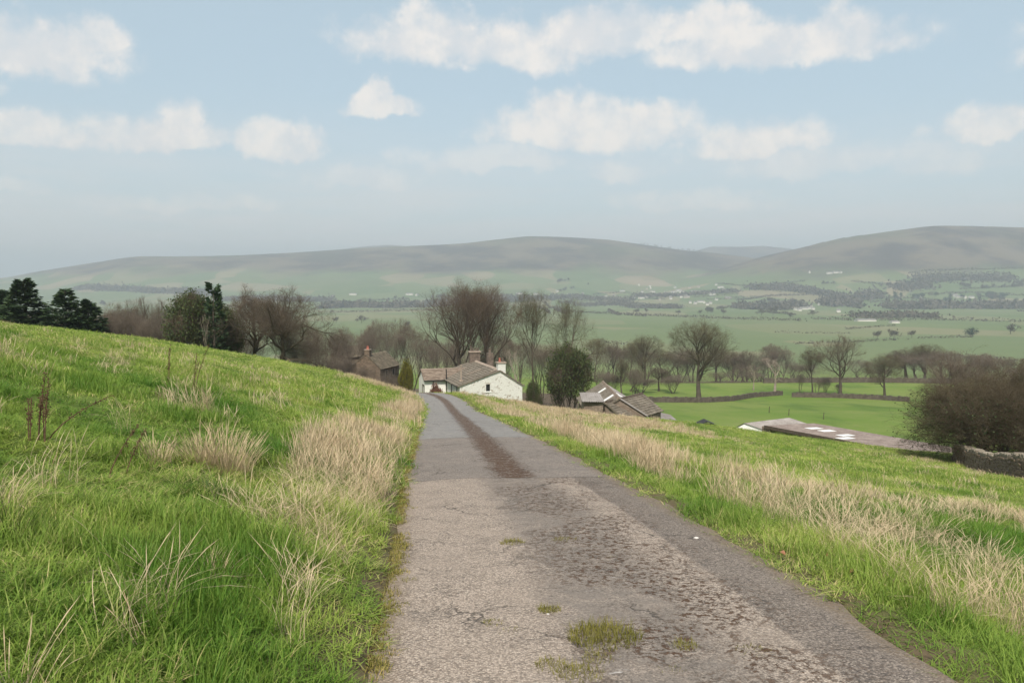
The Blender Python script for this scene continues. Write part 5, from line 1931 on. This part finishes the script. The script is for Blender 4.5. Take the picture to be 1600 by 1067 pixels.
def village():
    meshes = {}
    for key, wl, dp in (('short', 9, 7), ('row', 24, 8), ('barn', 30, 14)):
        h, rf = (5.2, 3.0) if key != 'barn' else (5, 3)
        w = MB()
        a, b = wl / 2, dp / 2
        w.poly([(-a, -b, -2), (a, -b, -2), (a, -b, h), (-a, -b, h)])
        w.poly([(a, b, -2), (-a, b, -2), (-a, b, h), (a, b, h)])
        w.poly([(a, -b, -2), (a, b, -2), (a, b, h), (a, 0, h + rf), (a, -b, h)])
        w.poly([(-a, b, -2), (-a, -b, -2), (-a, -b, h), (-a, 0, h + rf), (-a, b, h)])
        r_ = MB()
        a2, b2 = a + .3, b + .4
        r_.hexa([(-a2, -b2, h - .3), (a2, -b2, h - .3), (a2, 0, h + rf), (-a2, 0, h + rf), (-a2, -b2, h), (a2, -b2, h), (a2, 0, h + rf + .3), (-a2, 0, h + rf + .3)])
        r_.hexa([(-a2, 0, h + rf), (a2, 0, h + rf), (a2, b2, h - .3), (-a2, b2, h - .3), (-a2, 0, h + rf + .3), (a2, 0, h + rf + .3), (a2, b2, h), (-a2, b2, h)])
        c = MB()
        c.box((-a + .8, 0, h + rf + .6), (1.0, .8, 1.8))
        meshes[key] = (w.mesh('house_wall', M['hwall']), w.mesh('house_wall_stone', M['hwall2']), r_.mesh('house_roof', M['hroof']), c.mesh('house_chimney', M['hwall2']))
    rd = random.Random(5)

    def house(px, py, key, label, group, stone=False, sc=1.0):
        Y = Yfor(px, py, 700, 4800)
        x = (px - 800) / 1250 * Y
        root = empty('village_house', (x, Y, T(x, Y)), rd.choice([0, 0, .25, -.3, 1.4, .5]))
        root.scale = (sc, sc, sc)
        w, w2, r_, c = meshes[key]
        link(bpy.data.objects.new('wall', w2 if stone else w), root)
        link(bpy.data.objects.new('roof', r_), root)
        if key != 'barn':
            link(bpy.data.objects.new('chimney', c), root)
        tag(root, label, 'house', group)
    VL = 'small pale house of the village strung along the foot of the far moor'
    VG = 'houses of the far village'
    VLS = {'short': 'small pale house standing among the village at the foot of the far moor', 'row': 'long pale terrace in the village at the foot of the far moor', 'barn': 'long pale shed at the end of the village under the far moor'}
    for (px, py, key) in ((903, 461, 'row'), (910, 460, 'short'), (838, 461, 'row'), (812, 460, 'row'), (870, 456, 'short'), (888, 462, 'short'), (972, 456, 'row'), (998, 446, 'row'), (1015, 448, 'short'),
                          (1019, 457, 'row'), (1003, 457, 'short'), (1054, 450, 'short'), (1060, 455, 'row'), (1125, 450, 'row'), (1118, 446, 'short'), (1130, 453, 'short'), (1002, 467, 'row'), (990, 467, 'short'),
                          (1010, 466, 'short'), (975, 470, 'short'), (1047, 466, 'short'), (652, 462, 'row'), (640, 461, 'barn'), (552, 461, 'barn'), (520, 464, 'short')):
        house(px, py, key, VLS[key], VG, False, 1.0)
    for k in range(16):
        house(1040 + k * 4.8 + rd.uniform(-1.5, 1.5), 459 + rd.uniform(-2.5, 2.5), 'row' if k % 2 else 'short', 'house in the close packed rows at the heart of the far village', VG, rd.random() < .35, .95)
    for k in range(16):
        house(rd.uniform(940, 1150), rd.uniform(448, 470), rd.choice(['row', 'short', 'short']), VL, VG, rd.random() < .6)
    for (px, py) in ((1078, 474), (1086, 475), (1094, 473), (1100, 474), (1105, 477), (1110, 475)):
        house(px, py, rd.choice(['row', 'short']), 'pale house of the small group in the fields below the far village', 'houses below the far village')
    for (px, py, key) in ((1243, 485, 'short'), (1249, 486, 'short'), (1256, 484, 'row'), (1263, 483, 'row'), (1270, 484, 'short'), (1279, 477, 'short'), (1266, 480, 'short'), (1310, 488, 'short')):
        house(px, py, key, 'white house of the hamlet on the valley edge below the moor', 'hamlet on the valley edge')
    for (px, py, key) in ((1263, 427, 'short'), (1294, 428, 'row'), (1304, 427, 'row'), (1312, 427, 'short'), (1357, 455, 'row')):
        house(px, py, key, 'pale farm building high on the far slope under the brown moor', 'farms under the moor', False, 1.0)
    for (px, py, key) in ((1489, 463, 'row'), (1497, 465, 'barn'), (1506, 466, 'row'), (1517, 466, 'row'), (1438, 466, 'short'), (1546, 464, 'short')):
        house(px, py, key, 'white farmhouse building among the dark trees on the right slope', 'farm among the dark trees', False, 1.0)
    # long pale sheds by the river fields
    for (px, py, lab) in ((1352, 502, 'long pale sheeted shed at the edge of the valley fields'), (1398, 505, 'short pale field barn right of the long pale shed')):
        Y = Yfor(px, py, 700, 4800)
        x = (px - 800) / 1250 * Y
        root = empty('field_shed', (x, Y, T(x, Y)), .05)
        root.scale = (1.2, 1, .6) if px < 1380 else (.5, .7, .6)
        w, w2, r_, c = meshes['barn']
        link(bpy.data.objects.new('wall', w), root)
        link(bpy.data.objects.new('roof', r_), root)
        tag(root, lab, 'shed')


village()


# ------------------------------------------------------------------ grass
def tuft_mesh(name, n, rad, lo, hi, wid, lean, curve, mat, seed, segs=3, head=0.0, out=False):
    rd = np.random.default_rng(seed)
    a = rd.uniform(0, 2 * math.pi, n)
    rr = rad * np.sqrt(rd.random(n))
    base = np.stack([np.cos(a) * rr, np.sin(a) * rr, np.zeros(n)], 1)
    az = a * .5 + rd.uniform(0, 2 * math.pi, n)
    L = rd.uniform(lo, hi, n)
    th = np.abs(rd.normal(size=n)) * lean
    if out:                                   # a fountain: rim blades lean outwards and are shorter
        q = rr / rad
        az = a + rd.normal(size=n) * .45
        th = th + q * .38
        L = L * (1.08 - .38 * q)
    k = rd.uniform(.4, 1.2, n) * curve
    dirh = np.stack([np.cos(az), np.sin(az), np.zeros(n)], 1)
    side = np.stack([-np.sin(az), np.cos(az), np.zeros(n)], 1)
    tw = rd.uniform(-.7, .7, n)
    V = []
    p = base - np.array([0, 0, .02])
    for i in range(segs + 1):
        t = i / segs
        if head and i >= segs - 1:
            w = wid * (head if i == segs - 1 else .15)
        else:
            w = wid * (1 - t ** 1.6) + wid * .04
        ang = th + k * t
        s2 = side * np.cos(tw * t)[:, None] + dirh * np.sin(tw * t)[:, None]
        V.append(p - s2 * (w * rd.uniform(.8, 1.2, n))[:, None] / 2)
        V.append(p + s2 * (w * rd.uniform(.8, 1.2, n))[:, None] / 2)
        step = (dirh * np.sin(ang)[:, None] + np.array([0, 0, 1]) * np.cos(ang)[:, None]) * (L / segs)[:, None]
        p = p + step
    V = np.stack(V, 1).reshape(-1, 3)
    m = 2 * (segs + 1)
    b0 = np.arange(n)[:, None] * m
    F = np.concatenate([b0 + np.array([2 * i, 2 * i + 1, 2 * i + 3, 2 * i + 2]) for i in range(segs)], 1).reshape(-1, 4)
    me = np_mesh(name, V, F, mat, True)
    return bpy.data.objects.new(name, me)


def scatter(name, P, rotz, scale, tint, idx, protos, label, cat, tilt=None):
    """one stuff object: points that carry tufts through geometry nodes"""
    col = bpy.data.collections.new(name + '_tufts')
    for k, o in enumerate(protos):
        o.name = '%s_%02d' % (name, k)
        col.objects.link(o)
    me = bpy.data.meshes.new(name)
    n = len(P)
    me.vertices.add(n)
    me.vertices.foreach_set('co', np.ascontiguousarray(P, np.float32).ravel())
    for nm, typ, data in (('rot', 'FLOAT_VECTOR', np.stack([tilt[:, 0], tilt[:, 1], rotz], 1) if tilt is not None else np.stack([rotz * 0, rotz * 0, rotz], 1)),
                          ('scl', 'FLOAT_VECTOR', scale), ('tint', 'FLOAT', tint), ('pick', 'INT', idx)):
        at_ = me.attributes.new(nm, typ, 'POINT')
        key = 'vector' if typ == 'FLOAT_VECTOR' else 'value'
        at_.data.foreach_set(key, np.ascontiguousarray(data, np.int32 if typ == 'INT' else np.float32).ravel())
    o = link(bpy.data.objects.new(name, me))
    ng = bpy.data.node_groups.new(name, 'GeometryNodeTree')
    ng.interface.new_socket('Geometry', in_out='INPUT', socket_type='NodeSocketGeometry')
    ng.interface.new_socket('Geometry', in_out='OUTPUT', socket_type='NodeSocketGeometry')
    N, L = ng.nodes, ng.links
    gi, go = N.new('NodeGroupInput'), N.new('NodeGroupOutput')
    ci = N.new('GeometryNodeCollectionInfo')
    ci.inputs['Collection'].default_value = col
    ci.inputs['Separate Children'].default_value = True
    ci.inputs['Reset Children'].default_value = True
    ip = N.new('GeometryNodeInstanceOnPoints')
    ip.inputs['Pick Instance'].default_value = True
    m2p = N.new('GeometryNodeMeshToPoints')
    L.new(gi.outputs[0], m2p.inputs['Mesh'])
    L.new(m2p.outputs[0], ip.inputs['Points'])
    L.new(ci.outputs[0], ip.inputs['Instance'])
    for nm, typ, sock in (('rot', 'FLOAT_VECTOR', 'Rotation'), ('scl', 'FLOAT_VECTOR', 'Scale'), ('pick', 'INT', 'Instance Index')):
        na = N.new('GeometryNodeInputNamedAttribute')
        na.data_type = typ
        na.inputs['Name'].default_value = nm
        L.new(na.outputs['Attribute'], ip.inputs[sock])
    L.new(ip.outputs[0], go.inputs[0])
    md = o.modifiers.new('tufts', 'NODES')
    md.node_group = ng
    tag(o, label, cat, None, 'stuff')
    return o


def wedge(n, y0, y1, u0=-.80, u1=.82, g=None):
    y = np.sqrt(rng.uniform(y0 * y0, y1 * y1, n))
    u = rng.uniform(u0, u1, n)
    return u * y, y


def grass_field():
    bands = [('near', 2.2, 8.5, 170), ('mid', 8.5, 21, 62), ('far', 21, 40, 24), ('crest', 40, 68, 13)]
    pr_all = {
        'near': [tuft_mesh('t', 42, .10, .05, .19, .0056, .6, 1.4, M['grass'], 100 + k, 4) for k in range(5)],
        'mid': [tuft_mesh('t', 40, .17, .06, .18, .0075, .55, 1.2, M['grass'], 110 + k, 3) for k in range(4)],
        'far': [tuft_mesh('t', 46, .30, .06, .16, .014, .55, 1.0, M['grass'], 120 + k, 2) for k in range(4)],
        'crest': [tuft_mesh('t', 46, .45, .06, .16, .024, .55, .9, M['grass'], 130 + k, 2) for k in range(4)]}
    for (nm, y0, y1, dens) in bands:
        u1 = 1.35 if nm == 'near' else .84
        area = (y1 * y1 - y0 * y0) / 2 * 2 * u1
        n = int(area * dens)
        x, y = wedge(n, y0, y1, -u1, u1)
        p = road_dist(x, y)
        ap = np.abs(p) + (fbm(x * 2.3, y * 2.3, 2, 77) - .5) * .22
        keep = ap > np.where(p < 0, 1.54 - .10 * sst(6, 12, y), 1.44)
        # thin worn places at the lane edge on the right
        keep &= ~((p > 0) & (ap < 1.75) & (rng.random(n) < .35))
        keep &= ~((p < 0) & (ap < 1.55) & (rng.random(n) < .4))
        x, y, p, ap = x[keep], y[keep], p[keep], ap[keep]
        # nothing under the buildings
        z = terrain(x, y)
        clump = fbm(x * 1.15, y * 1.15, 3, 61)
        big = fbm(x * .28, y * .28, 2, 67)
        tus = sst(.50, .66, clump)
        hgt = .42 + 1.0 * tus + .35 * (big - .5)
        vl = sst(1.45, 2.0, ap) * (1 - sst(2.6, 3.6, ap))
        hgt = hgt * (1 - .6 * (1 - sst(1.4, 1.9, ap))) + vl * .45
        hgt = np.clip(hgt, .28, 1.7) * rng.uniform(.75, 1.25, len(x))
        hgt = hgt * np.where(y > 40, .8, 1.0)
        wsc = rng.uniform(.85, 1.25, len(x))
        sc = np.stack([wsc, wsc, hgt], 1)
        tint = np.clip(.5 + (fbm(x * .7, y * .7, 3, 71) - .5) * 2.0 + rng.normal(size=len(x)) * .18 + .02 - .42 * tus * (1 - .5 * sst(10, 30, y)) + .42 * sst(6, 26, y), 0, 1)
        tilt = rng.normal(size=(len(x), 2)) * .14
        scatter('grass' if nm == 'near' else 'grass_' + nm, np.stack([x, y, z - .01], 1), rng.uniform(0, 6.28, len(x)), sc, tint, rng.integers(0, len(pr_all[nm]), len(x)), pr_all[nm],
                {'near': 'lush green grass beside the near end of the lane', 'mid': 'green tussocky grass either side of the lane seam', 'far': 'green grass farther down the sloping field', 'crest': 'green grass at the brow of the sloping field'}[nm], 'grass', tilt)


def dry_mask(x, y, p):
    """how much straw stands at a spot"""
    ap = np.abs(p)
    cl = fbm(x * .55, y * .38, 3, 91)
    cl2 = fbm(x * 1.7, y * 1.7, 2, 93)
    left = (p < 0) * sst(1.55, 1.85, ap) * (1 - sst(2.35, 2.9, ap)) * sst(6.3, 8.5, y) * sst(.33, .52, cl)
    left = left + (p < 0) * sst(1.6, 1.9, ap) * (1 - sst(2.2, 2.9, ap)) * (1 - sst(6.3, 8.5, y)) * .32 * sst(.45, .65, cl2)
    right = (p > 0) * sst(1.95, 2.5, ap) * (1 - sst(3.3, 4.3, ap)) * sst(.34, .50, cl) * (.34 + .66 * sst(.40, .58, cl2))
    band2 = sst(11.8, 12.6, y) * (1 - sst(13.8, 15.2, y)) * sst(3.0, 4.5, p) * (1 - sst(9.5, 12, p)) * .6 * sst(.35, .55, cl2)
    pink = sst(44, 49, y) * (1 - sst(59, 63, y)) * sst(4, 6.5, p) * (1 - sst(14, 18, p)) * 1.0
    crest_l = sst(50, 55, y) * (p < -1.5) * (1 - sst(3.5, 7, ap)) * .9
    field = .10 * sst(.56, .70, cl2) * (ap > 3.5) * (y < 45)
    nearwall = sst(20, 22, x) * (1 - sst(24.5, 29, x)) * sst(30, 34, y) * (1 - sst(50, 54, y)) * .35 * sst(.4, .6, cl2)
    return np.clip(np.maximum.reduce([left, right, band2, pink, crest_l, field, nearwall]), 0, 1)


def dry_grass():
    bands = [('near', 3.2, 9, 50), ('mid', 9, 22, 28), ('far', 22, 64, 9)]
    pr_all = {'near': [tuft_mesh('d', 26, .11, .22, .58, .0024, .34, 1.2, M['dry'], 200 + k, 5, 1.7) for k in range(5)],
              'mid': [tuft_mesh('d', 28, .17, .28, .58, .0038, .2, .65, M['dry'], 210 + k, 4, 1.7) for k in range(4)],
              'far': [tuft_mesh('d', 30, .32, .26, .52, .009, .2, .55, M['dry'], 220 + k, 3, 1.4) for k in range(4)]}
    for (nm, y0, y1, dens) in bands:
        u1 = 1.35 if nm == 'near' else .84
        n = int((y1 * y1 - y0 * y0) / 2 * 2 * u1 * dens)
        x, y = wedge(n, y0, y1, -u1, u1)
        p = road_dist(x, y)
        m = dry_mask(x, y, p)
        keep = (rng.random(n) < m) & (np.abs(p) > 1.6)
        x, y, p = x[keep], y[keep], p[keep]
        z = terrain(x, y)
        hs = np.clip(.55 + .85 * fbm(x * .8, y * .8, 2, 97), .5, 1.4) * rng.uniform(.7, 1.2, len(x))
        hs = hs * np.where((np.abs(p) > 4.5) & (y < 44), .55, .84) * np.where((y > 40) & (p > 0), .75, 1)
        w = rng.uniform(.8, 1.2, len(x))
        tint = np.clip(rng.normal(size=len(x)) * .25 + .5 + .3 * ((y > 44) & (p > 4)), 0, 1)
        tilt = rng.normal(size=(len(x), 2)) * .13 + np.array([.05, .10])
        scatter('straw_grass' if nm == 'near' else 'straw_grass_' + nm, np.stack([x, y, z - .01], 1), rng.uniform(0, 6.28, len(x)), np.stack([w, w, hs], 1), tint, rng.integers(0, len(pr_all[nm]), len(x)), pr_all[nm],
                {'near': 'dry straw coloured stalks along the near verges', 'mid': 'tall dry straw stalks along both verges of the lane', 'far': 'pale dry straw stalks on the verges towards the farm'}[nm], 'dry grass', tilt)


def lane_fringe():
    n = 9000
    y = rng.uniform(2.2, 30, n) ** 1.0
    side = rng.choice([-1, 1], n)
    off = np.where(side < 0, rng.normal(1.49, .055, n), rng.normal(1.53, .05, n))
    x = road_x(y) + side * off
    keep = fbm(x * 1.4, y * 1.4, 2, 55) > np.where(side < 0, .36, .45)
    x, y, side, off = x[keep], y[keep], side[keep], off[keep]
    z = terrain(x, y, False) + np.where(off < 1.45, .006, -.03)
    pr = [tuft_mesh('m', 26, .05, .012, .05, .0045, .6, .9, M['moss'], 300 + k, 3) for k in range(4)]
    w = rng.uniform(.7, 1.5, len(x))
    scatter('moss_fringe', np.stack([x, y, z], 1), rng.uniform(0, 6.28, len(x)), np.stack([w, w, rng.uniform(.5, 1.3, len(x))], 1), rng.random(len(x)), rng.integers(0, 4, len(x)), pr,
            'yellowish moss and short grass fringing both lane edges', 'moss')


grass_field()
dry_grass()
lane_fringe()


# single plants that stand out
def clump(name, px, py, rad, n, lo, hi, wid, mat, label, cat, seed, lean=.25, curve=.9, head=0.0, onroad=False, tint=None, segs=5):
    p = hit(px, py, 2.0, 200)
    z = road_z(p[0], p[1]) if onroad else T(p[0], p[1])
    o = tuft_mesh(name, n, rad, lo, hi, wid, lean, curve, mat, seed, segs, head, not onroad)
    o.location = (p[0], p[1], z)
    link(o)
    tag(o, label, cat)
    return o


clump('straw_tussock', 352, 738, .24, 420, .22, .62, .0042, M['dry'], 'big pale straw tussock, densest in the sloping field', 'tussock', 1, .18, .6, 1.5)
clump('straw_tussock', 312, 726, .15, 170, .2, .55, .0042, M['dry'], 'straw tussock leaning on the densest one', 'tussock', 2, .2, .6, 1.5)
clump('straw_tussock', 245, 722, .14, 110, .15, .42, .0042, M['dry'], 'thin straw tussock near the dead dock stalks', 'tussock', 3, .25, .7, 1.5)
clump('straw_tussock', -2, 800, .13, 120, .25, .5, .0032, M['dry'], 'arching straw tussock at the edge of the sloping field', 'tussock', 4, .3, 1.1, 1.5)
clump('straw_tussock', 20, 1090, .08, 30, .2, .42, .0032, M['dry'], 'sparse pale straw stalks rising from the lush grass', 'tussock', 5, .2, .6, 1.5)
clump('straw_tussock', 322, 905, .14, 130, .10, .3, .0045, M['dry'], 'flattened dead tuft in the lush grass', 'tussock', 6, .9, .9)
clump('straw_tussock', 190, 965, .16, 110, .08, .22, .0045, M['dry'], 'trampled dead patch low in the lush grass', 'tussock', 7, 1.1, .6)
clump('rush_tussock', 318, 775, .22, 260, .12, .36, .0045, M['verge'], 'dark green rush tussock below the big straw tussock', 'tussock', 8, .5, .9)
clump('rush_tussock', 15, 840, .2, 260, .14, .4, .0045, M['verge'], 'dark green rush tussock under the arching straw', 'tussock', 9, .5, .9)
clump('rush_tussock', 395, 722, .2, 220, .15, .42, .005, M['verge'], 'dark rushy tuft beside the big straw tussock', 'tussock', 10, .35, .8)
# growth on the lane
for k, (px_, py_, r_, n_, hi_, lab) in enumerate([(945, 1000, .145, 620, .065, 'largest mossy grass patch growing on the tarmac'), (858, 955, .05, 180, .04, 'round moss cushion on the tarmac above the largest patch'),
                                                  (800, 848, .075, 170, .035, 'flat moss patch on the dark middle of the lane'), (882, 844, .075, 150, .03, 'flat moss patch paired with its neighbour across the lane crown'),
                                                  (935, 1030, .06, 170, .04, 'small moss tuft just below the largest patch'), (905, 1056, .09, 260, .04, 'broad low moss patch at the near end of the lane'),
                                                  (862, 1042, .065, 170, .035, 'yellowish moss tuft beside the broad low patch'), (1070, 1013, .05, 110, .045, 'sprawling grass tuft on the dark crumbs of the lane'),
                                                  (1176, 1022, .07, 110, .025, 'thin moss patch near the pale edge of the worn strip'), (800, 990, .06, 90, .022, 'thin ochre moss film left of the largest patch'),
                                                  (770, 975, .05, 80, .02, 'ochre moss film beside the thin one left of the largest patch'), (1050, 1050, .05, 70, .02, 'dull moss spot below the sprawling grass tuft'),
                                                  (640, 905, .04, 70, .025, 'small moss spot on the pale left wheel track'), (960, 872, .05, 70, .02, 'faint moss streak on the crown of the lane')]):
    clump('moss_patch', px_, py_, r_ * 1.4, int(n_ * 2.2), .012, hi_ * 1.35 + .012, .0048, M['moss'], lab, 'moss', 30 + k, .5, .9, 0, True, None, 3)


def dock(px, py, Hm, lean, az, label, seed, n=1):
    rd = random.Random(seed)
    p = hit(px, py, 2, 200)
    z = T(p[0], p[1])
    root = empty('dock_stalk', (p[0], p[1], z))
    tag(root, label, 'dead weed')
    for s in range(n):
        a = az + rd.uniform(-.9, .9) * (s > 0)
        h = Hm * (rd.uniform(.6, .95) if s else 1)
        ln = lean * rd.uniform(.5, 1.3)
        pts = []
        bx, by = rd.uniform(-.06, .06) * (s > 0), rd.uniform(-.06, .06) * (s > 0)
        for i in range(7):
            t = i / 6
            q = ln * h * t ** 1.3
            pts.append(Vector((bx + math.cos(a) * q, by + math.sin(a) * q, -.03 + h * t * (1 - .25 * ln * t))))
        st = MB()
        st.tube(pts, [.006 * (1 - .6 * i / 6) for i in range(7)], 5)
        so = st.build('stem', M['dock'], root)
        hd = MB()
        for i in range(60):
            t = rd.uniform(.45, 1.0)
            k = min(5, int(t * 6))
            c = pts[k].lerp(pts[k + 1], t * 6 - k) + Vector((rd.gauss(0, .012), rd.gauss(0, .012), rd.gauss(0, .008)))
            r = rd.uniform(.003, .0065)
            b0 = len(hd.v)
            hd.v += [tuple(c + Vector(o) * r) for o in ((1, 0, 0), (-1, 0, 0), (0, 1, 0), (0, -1, 0), (0, 0, 1.4), (0, 0, -1.4))]
            for f in ((0, 2, 4), (2, 1, 4), (1, 3, 4), (3, 0, 4), (2, 0, 5), (1, 2, 5), (3, 1, 5), (0, 3, 5)):
                hd.f.append(tuple(b0 + j for j in f))
        hd.build('seed_head', M['dock'], so)


dock(60, 690, .62, .12, 1.2, 'cluster of dead dark dock stalks in the sloping field', 1, 8)
dock(72, 690, .55, .8, .1, 'dead dock stalk leaning over beside the dark cluster', 2, 1)
dock(168, 748, .52, .5, .3, 'dead dock stalk with dark seed head left of the thin straw tussock', 3, 1)
dock(196, 742, .45, .65, .2, 'short dead dock stalk leaning by the thin straw tussock', 4, 1)
dock(264, 606, .75, .05, .2, 'distant upright dead dock stalk high in the field', 5, 2)
dock(304, 612, .85, .25, .2, 'distant leaning dead dock stalks high in the field', 6, 3)


def small_things():
    rd = random.Random(3)
    # fallen leaves on the right verge
    for (px, py, lab) in ((1222, 876, 'russet fallen leaf lying at the right verge'), (1332, 905, 'pink brown fallen leaf in the verge grass'), (1290, 878, 'pale curled fallen leaf by the verge')):
        p = hit(px, py)
        z = T(p[0], p[1]) + .05
        m = MB()
        L, w = .055, .024
        for s in (-1, 1):
            prev = None
            for i in range(6):
                t = i / 5
                ww = w * math.sin(math.pi * min(1, t * .95 + .03)) ** .8
                a = Vector((L * (t - .5), 0, .012 * math.sin(3 * t)))
                b = Vector((L * (t - .5), s * ww, .012 * math.sin(3 * t) + ww * .55))
                if prev:
                    m.poly([prev[0], a, b, prev[1]])
                prev = (a, b)
        o = m.build('fallen_leaf', M['leaf'])
        o.location = (p[0], p[1], z)
        o.rotation_euler = (rd.uniform(-.3, .3), rd.uniform(-.3, .3), rd.uniform(0, 6))
        tag(o, lab, 'leaf')
    # pale pebbles on the lane
    for (px, py, r, lab) in ((1088, 845, .022, 'pale flat stone on the dark strip of the lane'), (606, 960, .011, 'white chip of stone near the left lane edge'), (856, 962, .009, 'white pebble under the round moss cushion')):
        p = hit(px, py)
        z = road_z(p[0], p[1])
        m = MB()
        n = 9
        rings = []
        for (h, q) in ((-.2, .7), (.15, 1.0), (.45, .85), (.62, .4)):
            rings.append([Vector((math.cos(2 * math.pi * k / n) * r * q * rd.uniform(.8, 1.2), math.sin(2 * math.pi * k / n) * r * q * .7 * rd.uniform(.8, 1.2), h * r)) for k in range(n)])
        for a, b in zip(rings, rings[1:]):
            for k in range(n):
                m.poly([a[k], a[(k + 1) % n], b[(k + 1) % n], b[k]])
        m.poly(rings[-1])
        o = m.build('pebble', M['pebble'], None, True)
        o.location = (p[0], p[1], z)
        tag(o, lab, 'stone')


small_things()


# ------------------------------------------------------------------ the hazy air of the valley
def haze():
    b = MB()
    x, y0, y1, z0, z1 = 12500, -12500, 12500, -75, 430
    b.hexa([(-x, y0, z0), (x, y0, z0), (x, y1, z0), (-x, y1, z0), (-x, y0, z1), (x, y0, z1), (x, y1, z1), (-x, y1, z1)])
    m, t, out = mat_base('valley_haze')
    v = t.new('ShaderNodeVolumePrincipled')
    v.inputs['Color'].default_value = (.53, .59, .675, 1)
    v.inputs['Density'].default_value = HAZE_DENSITY
    v.inputs['Anisotropy'].default_value = 0.0
    t.l.new(v.outputs[0], out.inputs['Volume'])
    o = b.build('haze', m)
    tag(o, kind='stuff')


haze()
